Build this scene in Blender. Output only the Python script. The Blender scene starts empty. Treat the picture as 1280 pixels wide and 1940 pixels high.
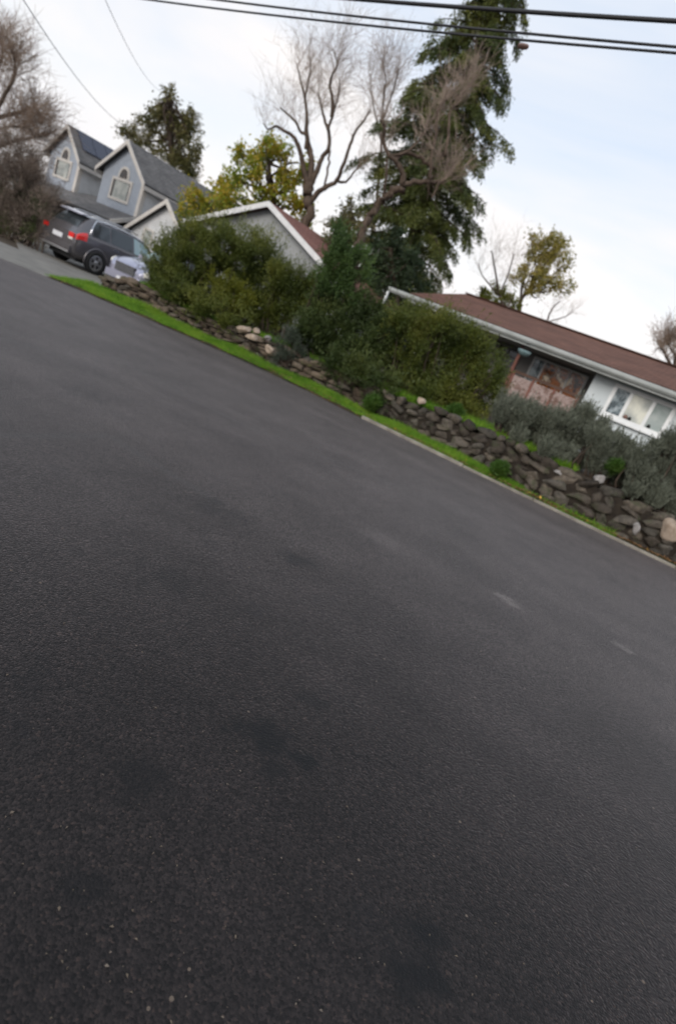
import bpy, math, random
import numpy as np
from math import radians, sin, cos, pi

# ------------------------------------------------------------------ camera, sky, sun, exposure
SC = bpy.context.scene
COL = SC.collection
FPX, ROLL, PITCH, HC = 1090.0, radians(23.2), radians(16.3), 1.6
F = np.array((0, cos(PITCH), -sin(PITCH))); U0 = np.array((0, sin(PITCH), cos(PITCH))); R0 = np.array((1., 0, 0))
RV = cos(ROLL) * R0 + sin(ROLL) * U0; UV = -sin(ROLL) * R0 + cos(ROLL) * U0
from mathutils import Matrix, Vector
cam_d = bpy.data.cameras.new('camera'); cam = bpy.data.objects.new('camera', cam_d); COL.objects.link(cam)
cam.matrix_world = Matrix(((RV[0], UV[0], -F[0], 0), (RV[1], UV[1], -F[1], 0), (RV[2], UV[2], -F[2], HC), (0, 0, 0, 1)))
cam_d.sensor_fit = 'VERTICAL'; cam_d.sensor_height = 36.0; cam_d.lens = FPX / 1940 * 36.0
cam_d.clip_start = 0.05; cam_d.clip_end = 2000
cam_d.dof.use_dof = True; cam_d.dof.focus_distance = 2.3
cam_d.dof.aperture_fstop = 20.2 / 1000 / 0.0112
SC.camera = cam
SC.view_settings.view_transform = 'Standard'; SC.view_settings.look = 'None'
SC.view_settings.gamma = 1; SC.view_settings.exposure = 0.8

SUN_EL, SUN_AZ = radians(28), radians(205)          # azimuth clockwise from +Y
w = bpy.data.worlds.new('World'); SC.world = w; w.use_nodes = True
nt = w.node_tree; N = nt.nodes; L = nt.links; N.clear()
out = N.new('ShaderNodeOutputWorld'); bg = N.new('ShaderNodeBackground'); L.new(bg.outputs[0], out.inputs[0])
sky = N.new('ShaderNodeTexSky'); sky.sky_type = 'NISHITA'; sky.sun_disc = False
sky.sun_elevation = SUN_EL; sky.sun_rotation = SUN_AZ; sky.air_density = 1.2; sky.dust_density = 1.0; sky.ozone_density = 1.5
bg.inputs[1].default_value = 0.12
tc = N.new('ShaderNodeTexCoord'); sep = N.new('ShaderNodeSeparateXYZ'); L.new(tc.outputs['Generated'], sep.inputs[0])
mp = N.new('ShaderNodeMapping'); mp.inputs['Scale'].default_value = (1.0, 1.0, 3.6); mp.inputs['Rotation'].default_value = (.25, .2, .5)
L.new(tc.outputs['Generated'], mp.inputs[0])
nz = N.new('ShaderNodeTexNoise'); nz.inputs['Scale'].default_value = 1.6; nz.inputs['Detail'].default_value = 5; nz.inputs['Roughness'].default_value = .5; nz.inputs['Distortion'].default_value = .6
L.new(mp.outputs[0], nz.inputs[0])
r1 = N.new('ShaderNodeMapRange'); r1.inputs[1].default_value = .38; r1.inputs[2].default_value = .66; r1.inputs[3].default_value = .78; r1.inputs[4].default_value = 1.0
L.new(nz.outputs[0], r1.inputs[0])
r2 = N.new('ShaderNodeMapRange'); r2.inputs[1].default_value = .12; r2.inputs[2].default_value = .62; r2.inputs[3].default_value = 1.0; r2.inputs[4].default_value = .0
L.new(sep.outputs['Z'], r2.inputs[0])
mx = N.new('ShaderNodeMath'); mx.operation = 'MAXIMUM'; L.new(r1.outputs[0], mx.inputs[0]); L.new(r2.outputs[0], mx.inputs[1])
cl = N.new('ShaderNodeMixRGB'); cl.inputs[1].default_value = (3.65, 4.1, 4.75, 1); cl.inputs[2].default_value = (4.95, 4.80, 4.78, 1)
cn = N.new('ShaderNodeMath'); cn.operation = 'MULTIPLY_ADD'; cn.inputs[1].default_value = 2.4; cn.inputs[2].default_value = -1.2; L.new(nz.outputs[0], cn.inputs[0])
ca = N.new('ShaderNodeMath'); ca.operation = 'ADD'; ca.use_clamp = True; L.new(r2.outputs[0], ca.inputs[0]); L.new(cn.outputs[0], ca.inputs[1]); L.new(ca.outputs[0], cl.inputs[0])
mc = N.new('ShaderNodeMixRGB'); L.new(mx.outputs[0], mc.inputs[0]); L.new(sky.outputs[0], mc.inputs[1]); L.new(cl.outputs[0], mc.inputs[2])
L.new(mc.outputs[0], bg.inputs[0])
sun_d = bpy.data.lights.new('sun', 'SUN'); sun_d.energy = 1.3; sun_d.angle = radians(35); sun_d.color = (1, .93, .85)
sun = bpy.data.objects.new('sun', sun_d); COL.objects.link(sun)
sdir = Vector((sin(SUN_AZ) * cos(SUN_EL), cos(SUN_AZ) * cos(SUN_EL), sin(SUN_EL)))
sun.rotation_euler = (-sdir).to_track_quat('-Z', 'Y').to_euler()

rng = np.random.default_rng(7); random.seed(7)

# ------------------------------------------------------------------ placing: photo pixel -> world point at a real distance
def ray(x, y): return F * FPX + RV * (x - 640) + UV * (970 - y)
def G(x, y, z=0.0):
    d = ray(x, y); t = (z - HC) / d[2]; return np.array((d[0] * t, d[1] * t, z))
def P(x, y, Y):
    d = ray(x, y); t = Y / d[1]; return np.array((d[0] * t, Y, HC + d[2] * t))

# ------------------------------------------------------------------ materials
def mat(name, col=(.5, .5, .5), rough=.8, spec=.5, metal=0, build=None, **kw):
    m = bpy.data.materials.new(name); m.use_nodes = True
    b = m.node_tree.nodes['Principled BSDF']
    b.inputs['Base Color'].default_value = (*col, 1); b.inputs['Roughness'].default_value = rough
    b.inputs['Specular IOR Level'].default_value = spec; b.inputs['Metallic'].default_value = metal
    for k, v in kw.items(): b.inputs[k.replace('_', ' ')].default_value = v
    if build: build(m.node_tree, b)
    return m
def nn(t, typ, **kw):
    n = t.nodes.new(typ)
    for k, v in kw.items():
        if hasattr(n, k): setattr(n, k, v)
        else: n.inputs[k].default_value = v
    return n
def noise_ramp(t, stops, scale, detail=4, vec='Object', dist=0, mapping=None, rough=.55):
    c = nn(t, 'ShaderNodeTexCoord'); n = nn(t, 'ShaderNodeTexNoise', Scale=scale, Detail=detail, Distortion=dist, Roughness=rough)
    src = c.outputs[vec]
    if mapping:
        mpn = nn(t, 'ShaderNodeMapping'); mpn.inputs['Scale'].default_value = mapping; t.links.new(src, mpn.inputs[0]); src = mpn.outputs[0]
    t.links.new(src, n.inputs[0])
    r = nn(t, 'ShaderNodeValToRGB'); e = r.color_ramp.elements
    while len(e) < len(stops): e.new(.5)
    for i, (p, cc) in enumerate(stops): e[i].position = p; e[i].color = (*cc, 1)
    t.links.new(n.outputs[0], r.inputs[0]); return r.outputs[0], n.outputs[0], src
def bump(t, b, hsock, strength=.3, dist=.02):
    bm = nn(t, 'ShaderNodeBump', Strength=strength, Distance=dist); t.links.new(hsock, bm.inputs['Height']); t.links.new(bm.outputs[0], b.inputs['Normal']); return bm
def mixc(t, a, b_, fac, mode='MIX'):
    m = nn(t, 'ShaderNodeMixRGB', blend_type=mode)
    for i, s in ((1, a), (2, b_)):
        if isinstance(s, tuple): m.inputs[i].default_value = (*s, 1)
        else: t.links.new(s, m.inputs[i])
    if isinstance(fac, (int, float)): m.inputs[0].default_value = fac
    else: t.links.new(fac, m.inputs[0])
    return m.outputs[0]
def mmath(t, op, a, b_=None, clamp=False):
    m = nn(t, 'ShaderNodeMath', operation=op, use_clamp=clamp)
    for i, s in ((0, a), (1, b_)):
        if s is None: continue
        if isinstance(s, (int, float)): m.inputs[i].default_value = s
        else: t.links.new(s, m.inputs[i])
    return m.outputs[0]
def mottled(name, c1, c2, scale=3, rough=.85, bscale=None, bstr=.3, bdist=.01, spec=.3, **kw):
    def f(t, b):
        c, n, s = noise_ramp(t, [(.3, c1), (.7, c2)], scale, 6)
        t.links.new(c, b.inputs['Base Color'])
        if bscale:
            _, h, _ = noise_ramp(t, [(0, (0, 0, 0)), (1, (1, 1, 1))], bscale, 6); bump(t, b, h, bstr, bdist)
    return mat(name, c1, rough, spec, build=f, **kw)
def leaf_mat(name, cols, trans=.25, rough=.55, patch=.7, pscale=.9):
    def f(t, b):
        g = nn(t, 'ShaderNodeNewGeometry'); r = nn(t, 'ShaderNodeValToRGB'); e = r.color_ramp.elements
        c, n, s = noise_ramp(t, [(0, (0, 0, 0)), (1, (1, 1, 1))], pscale, 3)
        k = mmath(t, 'ADD', mmath(t, 'MULTIPLY', g.outputs['Random Per Island'], 1 - patch), mmath(t, 'MULTIPLY', mmath(t, 'MULTIPLY', mmath(t, 'SUBTRACT', n, .3), 2.5, True), patch))
        while len(e) < len(cols): e.new(.5)
        for i, cc in enumerate(cols): e[i].position = i / (len(cols) - 1) if len(cols) > 1 else 0; e[i].color = (*cc, 1)
        t.links.new(k, r.inputs[0]); t.links.new(r.outputs[0], b.inputs['Base Color'])
        tr = nn(t, 'ShaderNodeBsdfTranslucent'); t.links.new(r.outputs[0], tr.inputs[0])
        ms = nn(t, 'ShaderNodeMixShader'); ms.inputs[0].default_value = trans
        o = t.nodes['Material Output']; t.links.new(b.outputs[0], ms.inputs[1]); t.links.new(tr.outputs[0], ms.inputs[2]); t.links.new(ms.outputs[0], o.inputs[0])
    return mat(name, cols[0], rough, .3, build=f)

ROAD_A, ROAD_B = G(270, 600), G(500, 700)
seams = []          # paving joints: world end points on the road
for a, b_ in (((205, 826), (420, 955)), ((0, 826), (205, 826)), ((200, 668), (450, 800)), ((450, 800), (900, 980)), ((0, 640), (200, 700))):
    seams.append((G(*a), G(*b_)))
DK, PL_ = (.004, .004, .0045), (.05, .044, .04)
STAINS = [(500, 1390, .13, DK, 1.0), (575, 1440, .08, DK, 1.0), (520, 1455, .07, DK, .7), (590, 1325, .09, DK, .6), (270, 1480, .12, DK, .6), (800, 1780, .12, DK, 1.0), (790, 1840, .11, DK, 1.0), (565, 1062, .14, DK, .9), (160, 1680, .10, DK, .6),
          (320, 1095, .2, DK, .5), (155, 742, .35, DK, .6), (60, 1280, .12, DK, .5), (400, 960, .25, DK, .6), (960, 1137, .14, PL_, .45), (1182, 1228, .11, PL_, .4), (720, 1020, .3, PL_, .10)]
def f_asphalt(t, b):
    tcn = nn(t, 'ShaderNodeTexCoord'); src = tcn.outputs['Object']
    mott, n1, _ = noise_ramp(t, [(.25, (.0085, .0067, .0064)), (.5, (.0135, .0105, .0101)), (.75, (.0185, .0145, .014))], 1.1, 8, rough=.6)
    # fine aggregate: dark pits, grey stones, a few pale chips
    vo = nn(t, 'ShaderNodeTexVoronoi', Scale=125.0); t.links.new(src, vo.inputs['Vector'])
    sp = nn(t, 'ShaderNodeSeparateColor'); t.links.new(vo.outputs['Color'], sp.inputs[0])
    rr = nn(t, 'ShaderNodeValToRGB'); rr.color_ramp.interpolation = 'LINEAR'; e = rr.color_ramp.elements
    e[0].position = 0; e[0].color = (.3, .3, .3, 1); e[1].position = .6; e[1].color = (1.05, 1.05, 1.05, 1)
    e2 = e.new(.93); e2.color = (1.6, 1.56, 1.52, 1); e3 = e.new(.985); e3.color = (2.5, 2.2, 1.95, 1)
    t.links.new(sp.outputs[0], rr.inputs[0])
    c = mixc(t, mott, rr.outputs[0], 1.0, 'MULTIPLY')
    # scattered light chips, larger
    v2 = nn(t, 'ShaderNodeTexVoronoi', Scale=26.0); t.links.new(src, v2.inputs['Vector'])
    s2 = nn(t, 'ShaderNodeSeparateColor'); t.links.new(v2.outputs['Color'], s2.inputs[0])
    chip = mmath(t, 'MULTIPLY', mmath(t, 'GREATER_THAN', s2.outputs[1], .985), mmath(t, 'LESS_THAN', v2.outputs['Distance'], .17))
    c = mixc(t, c, (.11, .085, .065), chip)
    # dark oily blotches
    _, nb, _ = noise_ramp(t, [(0, (0, 0, 0)), (1, (1, 1, 1))], 2.3, 5, dist=.3)
    c = mixc(t, c, (.007, .007, .008), mmath(t, 'MULTIPLY', mmath(t, 'SUBTRACT', nb, .6), 4.0, True))
    # long dull streaks along the street
    mrt = nn(t, 'ShaderNodeMapping'); mrt.inputs['Rotation'].default_value = (0, 0, radians(15)); t.links.new(src, mrt.inputs[0])
    mpn = nn(t, 'ShaderNodeMapping'); mpn.inputs['Scale'].default_value = (.10, 1.5, 1)
    t.links.new(mrt.outputs[0], mpn.inputs[0]); ns = nn(t, 'ShaderNodeTexNoise', Scale=1.0, Detail=4.0); t.links.new(mpn.outputs[0], ns.inputs[0])
    st = nn(t, 'ShaderNodeMapRange'); st.inputs[1].default_value = .3; st.inputs[2].default_value = .7; st.inputs[3].default_value = .88; st.inputs[4].default_value = 1.14
    t.links.new(ns.outputs[0], st.inputs[0]); c = mixc(t, c, st.outputs[0], 1.0, 'MULTIPLY')
    # paving joints
    wob = nn(t, 'ShaderNodeTexNoise', Scale=2.2, Detail=4.0); t.links.new(src, wob.inputs[0])
    tot = None
    nst = nn(t, 'ShaderNodeTexNoise', Scale=9.0, Detail=6.0); t.links.new(src, nst.inputs[0])
    sx = nn(t, 'ShaderNodeSeparateXYZ'); t.links.new(src, sx.inputs[0])
    for A, B in seams:
        d = (B - A)[:2]; Ln = np.linalg.norm(d); d = d / Ln; nrm = (-d[1], d[0])
        dist = mmath(t, 'ADD', mmath(t, 'ADD', mmath(t, 'MULTIPLY', sx.outputs[0], float(nrm[0])), mmath(t, 'MULTIPLY', sx.outputs[1], float(nrm[1]))), float(-(A[0] * nrm[0] + A[1] * nrm[1])))
        dist = mmath(t, 'ADD', dist, mmath(t, 'MULTIPLY', mmath(t, 'SUBTRACT', wob.outputs[0], .5), .10))
        al = mmath(t, 'ADD', mmath(t, 'ADD', mmath(t, 'MULTIPLY', sx.outputs[0], float(d[0])), mmath(t, 'MULTIPLY', sx.outputs[1], float(d[1]))), float(-(A[0] * d[0] + A[1] * d[1])))
        ins = mmath(t, 'MULTIPLY', mmath(t, 'GREATER_THAN', al, 0.0), mmath(t, 'LESS_THAN', al, float(Ln)))
        k = mmath(t, 'MULTIPLY', mmath(t, 'SUBTRACT', 1.0, mmath(t, 'MULTIPLY', mmath(t, 'ABSOLUTE', dist), 13.0), True), ins)
        tot = k if tot is None else mmath(t, 'MAXIMUM', tot, k)
    c = mixc(t, c, (.012, .012, .012), mmath(t, 'MULTIPLY', tot, .8))
    # oil stains, tar smears and worn patches where they lie on the street
    for qx, qy, rad, cc, a_ in STAINS:
        p = G(qx, qy)
        dx = mmath(t, 'SUBTRACT', sx.outputs[0], float(p[0])); dy = mmath(t, 'MULTIPLY', mmath(t, 'SUBTRACT', sx.outputs[1], float(p[1])), 1.3)
        dd = mmath(t, 'SQRT', mmath(t, 'ADD', mmath(t, 'MULTIPLY', dx, dx), mmath(t, 'MULTIPLY', dy, dy)))
        dd = mmath(t, 'ADD', mmath(t, 'DIVIDE', dd, rad), mmath(t, 'MULTIPLY', mmath(t, 'SUBTRACT', nst.outputs[0], .5), 3.2))
        c = mixc(t, c, cc, mmath(t, 'MULTIPLY', mmath(t, 'MULTIPLY', mmath(t, 'SUBTRACT', 1.15, dd), 1.3, True), a_))
    t.links.new(c, b.inputs['Base Color'])
    # dust clings to the open grain and not to the tar and oil
    bw = nn(t, 'ShaderNodeRGBToBW'); t.links.new(c, bw.inputs[0]); shw = nn(t, 'ShaderNodeMapRange'); shw.inputs[1].default_value = .0; shw.inputs[2].default_value = .026; shw.inputs[3].default_value = .06; shw.inputs[4].default_value = .27
    t.links.new(bw.outputs[0], shw.inputs[0]); t.links.new(shw.outputs[0], b.inputs['Sheen Weight'])
    h = mmath(t, 'ADD', vo.outputs['Distance'], mmath(t, 'MULTIPLY', n1, .3))
    n3 = nn(t, 'ShaderNodeTexNoise', Scale=60.0, Detail=3.0); t.links.new(src, n3.inputs[0])
    h = mmath(t, 'ADD', mmath(t, 'MULTIPLY', h, -1.0), mmath(t, 'MULTIPLY', n3.outputs[0], 1.6))
    bump(t, b, h, .55, .006)
M = {}
M['asphalt'] = mat('asphalt', (.03, .03, .03), .55, .22, build=f_asphalt, Sheen_Weight=.16, Sheen_Roughness=.36, Sheen_Tint=(1, .93, .96, 1))
M['concrete'] = mottled('concrete', (.13, .125, .115), (.21, .20, .18), 1.5, .9, 60, .3, .004)
M['kerb'] = mottled('kerb_concrete', (.13, .115, .095), (.27, .25, .21), 3.5, .9, 40, .5, .006)
M['dirt'] = mottled('dirt', (.035, .026, .018), (.075, .058, .04), 5, .95, 30, .8, .02)
M['soil_green'] = mottled('lawn_soil', (.022, .04, .008), (.05, .04, .02), 3, .95, 30, .8, .02)
def f_stone(cols):
    def f(t, b):
        g = nn(t, 'ShaderNodeNewGeometry'); r = nn(t, 'ShaderNodeValToRGB'); e = r.color_ramp.elements
        while len(e) < len(cols): e.new(.5)
        for i, cc in enumerate(cols): e[i].position = i / (len(cols) - 1); e[i].color = (*cc, 1)
        t.links.new(g.outputs['Random Per Island'], r.inputs[0])
        m2, n2, _ = noise_ramp(t, [(.3, (.5, .5, .5)), (.6, (1, 1, 1)), (.8, (1.35, 1.3, 1.2))], 11, 7)
        c = mixc(t, r.outputs[0], m2, 1.0, 'MULTIPLY')
        _, nm, _ = noise_ramp(t, [(0, (0, 0, 0)), (1, (1, 1, 1))], 4.5, 5)
        c = mixc(t, c, (.035, .045, .018), mmath(t, 'MULTIPLY', mmath(t, 'SUBTRACT', nm, .53), 4, True))
        t.links.new(c, b.inputs['Base Color']); _, h, _ = noise_ramp(t, [(0, (0, 0, 0)), (1, (1, 1, 1))], 18, 8); bump(t, b, h, .9, .03)
    return f
M['stone_brown'] = mat('stone_brown', (.12, .1, .08), .9, .25, build=f_stone([(.05, .037, .028), (.10, .075, .055), (.15, .115, .085), (.075, .07, .062), (.19, .145, .105)]))
M['stone_grey'] = mat('stone_grey', (.1, .09, .08), .9, .25, build=f_stone([(.036, .029, .023), (.076, .063, .050), (.052, .047, .039), (.12, .098, .076), (.085, .077, .066)]))
M['stone_pale'] = mottled('stone_pale', (.24, .18, .13), (.38, .31, .25), 9, .9, 20, .6, .02)
M['white_stone'] = mottled('stone_white', (.16, .15, .14), (.34, .32, .31), 9, .9, 20, .6, .02)
M['wall_core'] = mottled('wall_core', (.012, .009, .007), (.03, .023, .016), 8, .95, 20, .5, .02)
def bark(name, c1, c2): 
    def f(t, b):
        c, n, s = noise_ramp(t, [(.3, c1), (.7, c2)], 9, 6, mapping=(1, 1, .25)); t.links.new(c, b.inputs['Base Color']); bump(t, b, n, .8, .04)
    return mat(name, c1, .9, .2, build=f)
M['bark_grey'] = bark('bark_grey', (.055, .042, .034), (.13, .10, .082))
M['bark_brown'] = bark('bark_brown', (.045, .033, .026), (.12, .088, .066))
M['bark_dark'] = bark('bark_dark', (.03, .022, .016), (.07, .052, .04))
M['twig_pink'] = mottled('twigs_pink_grey', (.16, .115, .085), (.27, .20, .155), 2)
M['twig_brown'] = mottled('twigs_brown', (.10, .075, .06), (.24, .19, .155), 1.3)
M['twig_pale'] = mottled('twigs_pale', (.19, .145, .115), (.31, .245, .20), 1.3)
M['leaf_dark'] = leaf_mat('leaf_dark_green', [(0.020, 0.033, 0.010), (0.039, 0.061, 0.016), (0.065, 0.087, 0.022), (0.120, 0.138, 0.031)])
M['leaf_olive'] = leaf_mat('leaf_olive', [(0.029, 0.043, 0.007), (0.058, 0.078, 0.014), (0.109, 0.124, 0.021), (0.193, 0.192, 0.036)])
M['leaf_mid'] = leaf_mat('leaf_mid_green', [(0.021, 0.042, 0.013), (0.042, 0.075, 0.021), (0.068, 0.117, 0.030), (0.112, 0.165, 0.038)])
M['leaf_yellow'] = leaf_mat('leaf_yellow_green', [(0.078, 0.139, 0.016), (0.155, 0.220, 0.022), (0.296, 0.310, 0.031), (0.435, 0.293, 0.031), (0.186, 0.228, 0.031)], .35, patch=.5)
M['leaf_lime'] = leaf_mat('leaf_lime', [(0.073, 0.089, 0.008), (0.125, 0.135, 0.013), (0.177, 0.177, 0.021)], .35)
M['leaf_grey'] = leaf_mat('leaf_grey_green', [(0.049, 0.055, 0.041), (0.091, 0.101, 0.075), (0.141, 0.156, 0.117), (0.205, 0.217, 0.166)], .15, patch=.4)
M['leaf_blue'] = leaf_mat('leaf_blue_green', [(0.018, 0.028, 0.017), (0.039, 0.054, 0.035), (0.068, 0.084, 0.061), (0.101, 0.114, 0.101)], .15, patch=.3)
M['leaf_conifer'] = leaf_mat('needles_olive', [(0.018, 0.030, 0.010), (0.042, 0.060, 0.014), (0.092, 0.106, 0.021), (0.177, 0.174, 0.032)], .2, patch=.75, pscale=.5)
M['leaf_conifer_dark'] = leaf_mat('needles_dark', [(0.013, 0.024, 0.012), (0.030, 0.050, 0.021), (0.051, 0.075, 0.030)], .2)
M['leaf_fir'] = leaf_mat('needles_brown_green', [(0.033, 0.043, 0.017), (0.081, 0.085, 0.026), (0.155, 0.130, 0.048), (0.098, 0.114, 0.048)], .2)
M['leaf_oak'] = leaf_mat('leaf_oak_gold', [(0.112, 0.121, 0.034), (0.223, 0.205, 0.047), (0.373, 0.298, 0.075), (0.298, 0.223, 0.093)], .3)
M['grass'] = leaf_mat('grass_blades', [(0.050, 0.121, 0.013), (0.110, 0.242, 0.019), (0.187, 0.338, 0.029), (0.304, 0.373, 0.048)], .35, patch=.45, pscale=1.6)
M['weed'] = leaf_mat('weed_leaf', [(0.026, 0.064, 0.010), (0.052, 0.112, 0.016), (0.094, 0.152, 0.024)], .3)
M['dead_leaf'] = leaf_mat('dead_leaf', [(.05, .028, .015), (.13, .07, .035), (.22, .12, .05), (.09, .06, .04)], .1, patch=.2)
M['gold_leaf'] = mat('gold_leaf', (.55, .33, .04), .6)
def f_siding(c1, period=.16, strength=.6):
    def f(t, b):
        tcn = nn(t, 'ShaderNodeTexCoord'); s = nn(t, 'ShaderNodeSeparateXYZ'); t.links.new(tcn.outputs['Object'], s.inputs[0])
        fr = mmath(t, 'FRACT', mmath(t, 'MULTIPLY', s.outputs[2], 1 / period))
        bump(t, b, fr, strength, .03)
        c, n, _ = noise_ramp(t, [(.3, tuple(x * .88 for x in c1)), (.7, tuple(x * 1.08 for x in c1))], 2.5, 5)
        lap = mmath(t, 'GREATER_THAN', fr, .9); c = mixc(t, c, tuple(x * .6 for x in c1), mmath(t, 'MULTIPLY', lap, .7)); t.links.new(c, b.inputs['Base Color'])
    return f
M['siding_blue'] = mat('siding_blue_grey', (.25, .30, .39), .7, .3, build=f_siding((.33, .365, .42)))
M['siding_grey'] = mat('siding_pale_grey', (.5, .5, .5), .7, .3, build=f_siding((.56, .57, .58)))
M['stucco_grey'] = mottled('stucco_grey', (.24, .25, .255), (.31, .32, .32), 1.4, .9, 30, .4, .01)
M['stucco_white'] = mottled('stucco_white', (.50, .55, .57), (.60, .64, .66), .9, .85, 25, .25, .006)
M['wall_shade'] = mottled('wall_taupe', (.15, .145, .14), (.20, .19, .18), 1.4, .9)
M['trim_white'] = mottled('trim_white', (.55, .55, .55), (.68, .67, .66), 4, .6)
M['trim_cream'] = mottled('trim_cream', (.46, .43, .40), (.56, .53, .49), 3, .65)
M['gutter'] = mottled('gutter_grey_green', (.30, .32, .31), (.42, .44, .43), 2, .55)
M['frame_white'] = mottled('frame_white', (.66, .68, .69), (.76, .77, .77), 6, .5)
def f_shingle(c1, c2, sx=.33, sy=.14):
    def f(t, b):
        tcn = nn(t, 'ShaderNodeTexCoord'); br = nn(t, 'ShaderNodeTexBrick', offset=.5)
        br.inputs['Color1'].default_value = (*c1, 1); br.inputs['Color2'].default_value = (*c2, 1); br.inputs['Mortar'].default_value = (*[x * .45 for x in c1], 1)
        br.inputs['Scale'].default_value = 1.0; br.inputs['Brick Width'].default_value = sx; br.inputs['Row Height'].default_value = sy; br.inputs['Mortar Size'].default_value = .008
        t.links.new(tcn.outputs['UV'], br.inputs[0])
        m2, n2, _ = noise_ramp(t, [(.3, (.78, .78, .78)), (.7, (1.15, 1.15, 1.15))], 1.2, 6)
        c = mixc(t, br.outputs[0], m2, 1.0, 'MULTIPLY'); t.links.new(c, b.inputs['Base Color'])
        n3 = nn(t, 'ShaderNodeTexNoise', Scale=40.0, Detail=3.0); t.links.new(tcn.outputs['Object'], n3.inputs[0])
        bump(t, b, mmath(t, 'ADD', n3.outputs[0], mmath(t, 'MULTIPLY', br.outputs['Fac'], -2.0)), .5, .012)
    return f
M['roof_brown'] = mat('shingles_brown', (.1, .05, .04), .9, .25, build=f_shingle((.110, .052, .036), (.150, .074, .052)))
M['roof_red'] = mat('shingles_red_brown', (.2, .1, .08), .9, .25, build=f_shingle((.17, .078, .062), (.22, .105, .085)))
M['roof_grey'] = mat('shingles_grey', (.15, .15, .15), .9, .25, build=f_shingle((.115, .112, .112), (.165, .158, .155)))
M['solar'] = mat('solar_glass', (.018, .022, .045), .15, .6)
M['garage_shade'] = mat('painted_garage_shade', (.015, .014, .014), .9, .2)  # near-black colour in place of shade inside the garage
M['soffit'] = mottled('soffit_grey', (.20, .20, .19), (.27, .27, .26), 2)
M['wood_red'] = mottled('wood_red_brown', (.13, .055, .04), (.20, .085, .065), 5, .7)
M['wood_dark'] = mottled('wood_dark', (.06, .035, .025), (.10, .055, .04), 5, .7)
M['brick_pink'] = mat('brick_pink', (.3, .2, .18), .9, .2, build=lambda t, b: t.links.new(noise_ramp(t, [(.3, (.12, .07, .055)), (.45, (.24, .17, .15)), (.56, (.36, .29, .27)), (.68, (.15, .085, .07))], 9, 5)[0], b.inputs['Base Color']))
def glassy(name, stops, scale, rough=.08, **kw):
    return mat(name, stops[0][1], rough, .5, build=lambda t, b: t.links.new(noise_ramp(t, stops, scale, 3, dist=.4)[0], b.inputs['Base Color']), **kw)
M['glass_painted_room'] = glassy('window_painted_lit_room', [(.38, (.03, .012, .006)), (.46, (.48, .15, .03)), (.53, (.10, .035, .012)), (.62, (.80, .66, .50))], 3.4, .12)  # opaque pane: lit wooden interior and cream highlights painted into its colour
M['glass_dark'] = glassy('window_dark', [(.4, (.008, .008, .01)), (.7, (.04, .025, .015))], 3)
M['glass_curtain'] = glassy('window_with_curtain', [(.35, (.20, .22, .21)), (.65, (.36, .37, .34))], 2, .15)
M['glass_left'] = glassy('window_painted_reflection', [(.42, (.06, .08, .09)), (.5, (.16, .20, .22)), (.6, (.33, .38, .40))], 5)  # light and dark reflection pattern painted into the pane colour
M['glass_mid'] = glassy('window_cream_blind', [(.4, (.36, .38, .36)), (.62, (.66, .66, .58))], 2)
M['glass_right'] = glassy('window_grey_blind', [(.4, (.24, .29, .28)), (.65, (.36, .40, .39))], 2)
M['rubber'] = mottled('rubber', (.012, .012, .012), (.022, .022, .022), 20, .8)
M['alloy'] = mat('alloy', (.55, .55, .56), .3, .5, .85)
M['paint_dark'] = mat('paint_dark_grey', (.12, .112, .118), .22, .5, .5, Coat_Weight=.8, Coat_Roughness=.06)
M['paint_silver'] = mat('paint_lilac_silver', (.36, .36, .45), .28, .5, .6, Coat_Weight=.8, Coat_Roughness=.06)
M['chrome'] = mat('chrome', (.75, .75, .77), .12, .5, 1)
M['plastic_black'] = mat('plastic_black', (.015, .015, .017), .5)
M['car_glass'] = mat('car_glass', (.03, .036, .04), .05, .8)
M['car_glass_painted_sky'] = mat('car_glass_painted_sky', (.26, .36, .38), .08, .9)  # bluish sky reflection put into the base colour
M['tail_red'] = mat('tail_light_red', (.65, .015, .012), .15, .6, Coat_Weight=.6)
M['lamp_clear'] = mat('lamp_clear', (.7, .68, .62), .12, .6)
M['plate'] = mat('plate_white', (.6, .6, .62), .4)
M['cable'] = mat('cable_black', (.012, .012, .014), .6)
M['cable_grey'] = mat('cable_grey', (.10, .11, .13), .6)
M['copper'] = mat('splice_brown', (.18, .10, .08), .6)
M['teal'] = mottled('teal_enamel', (.10, .16, .17), (.20, .27, .28), 6, .5)
M['pipe_pink'] = mottled('pipe_pink', (.35, .22, .20), (.48, .34, .31), 6, .7)

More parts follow.
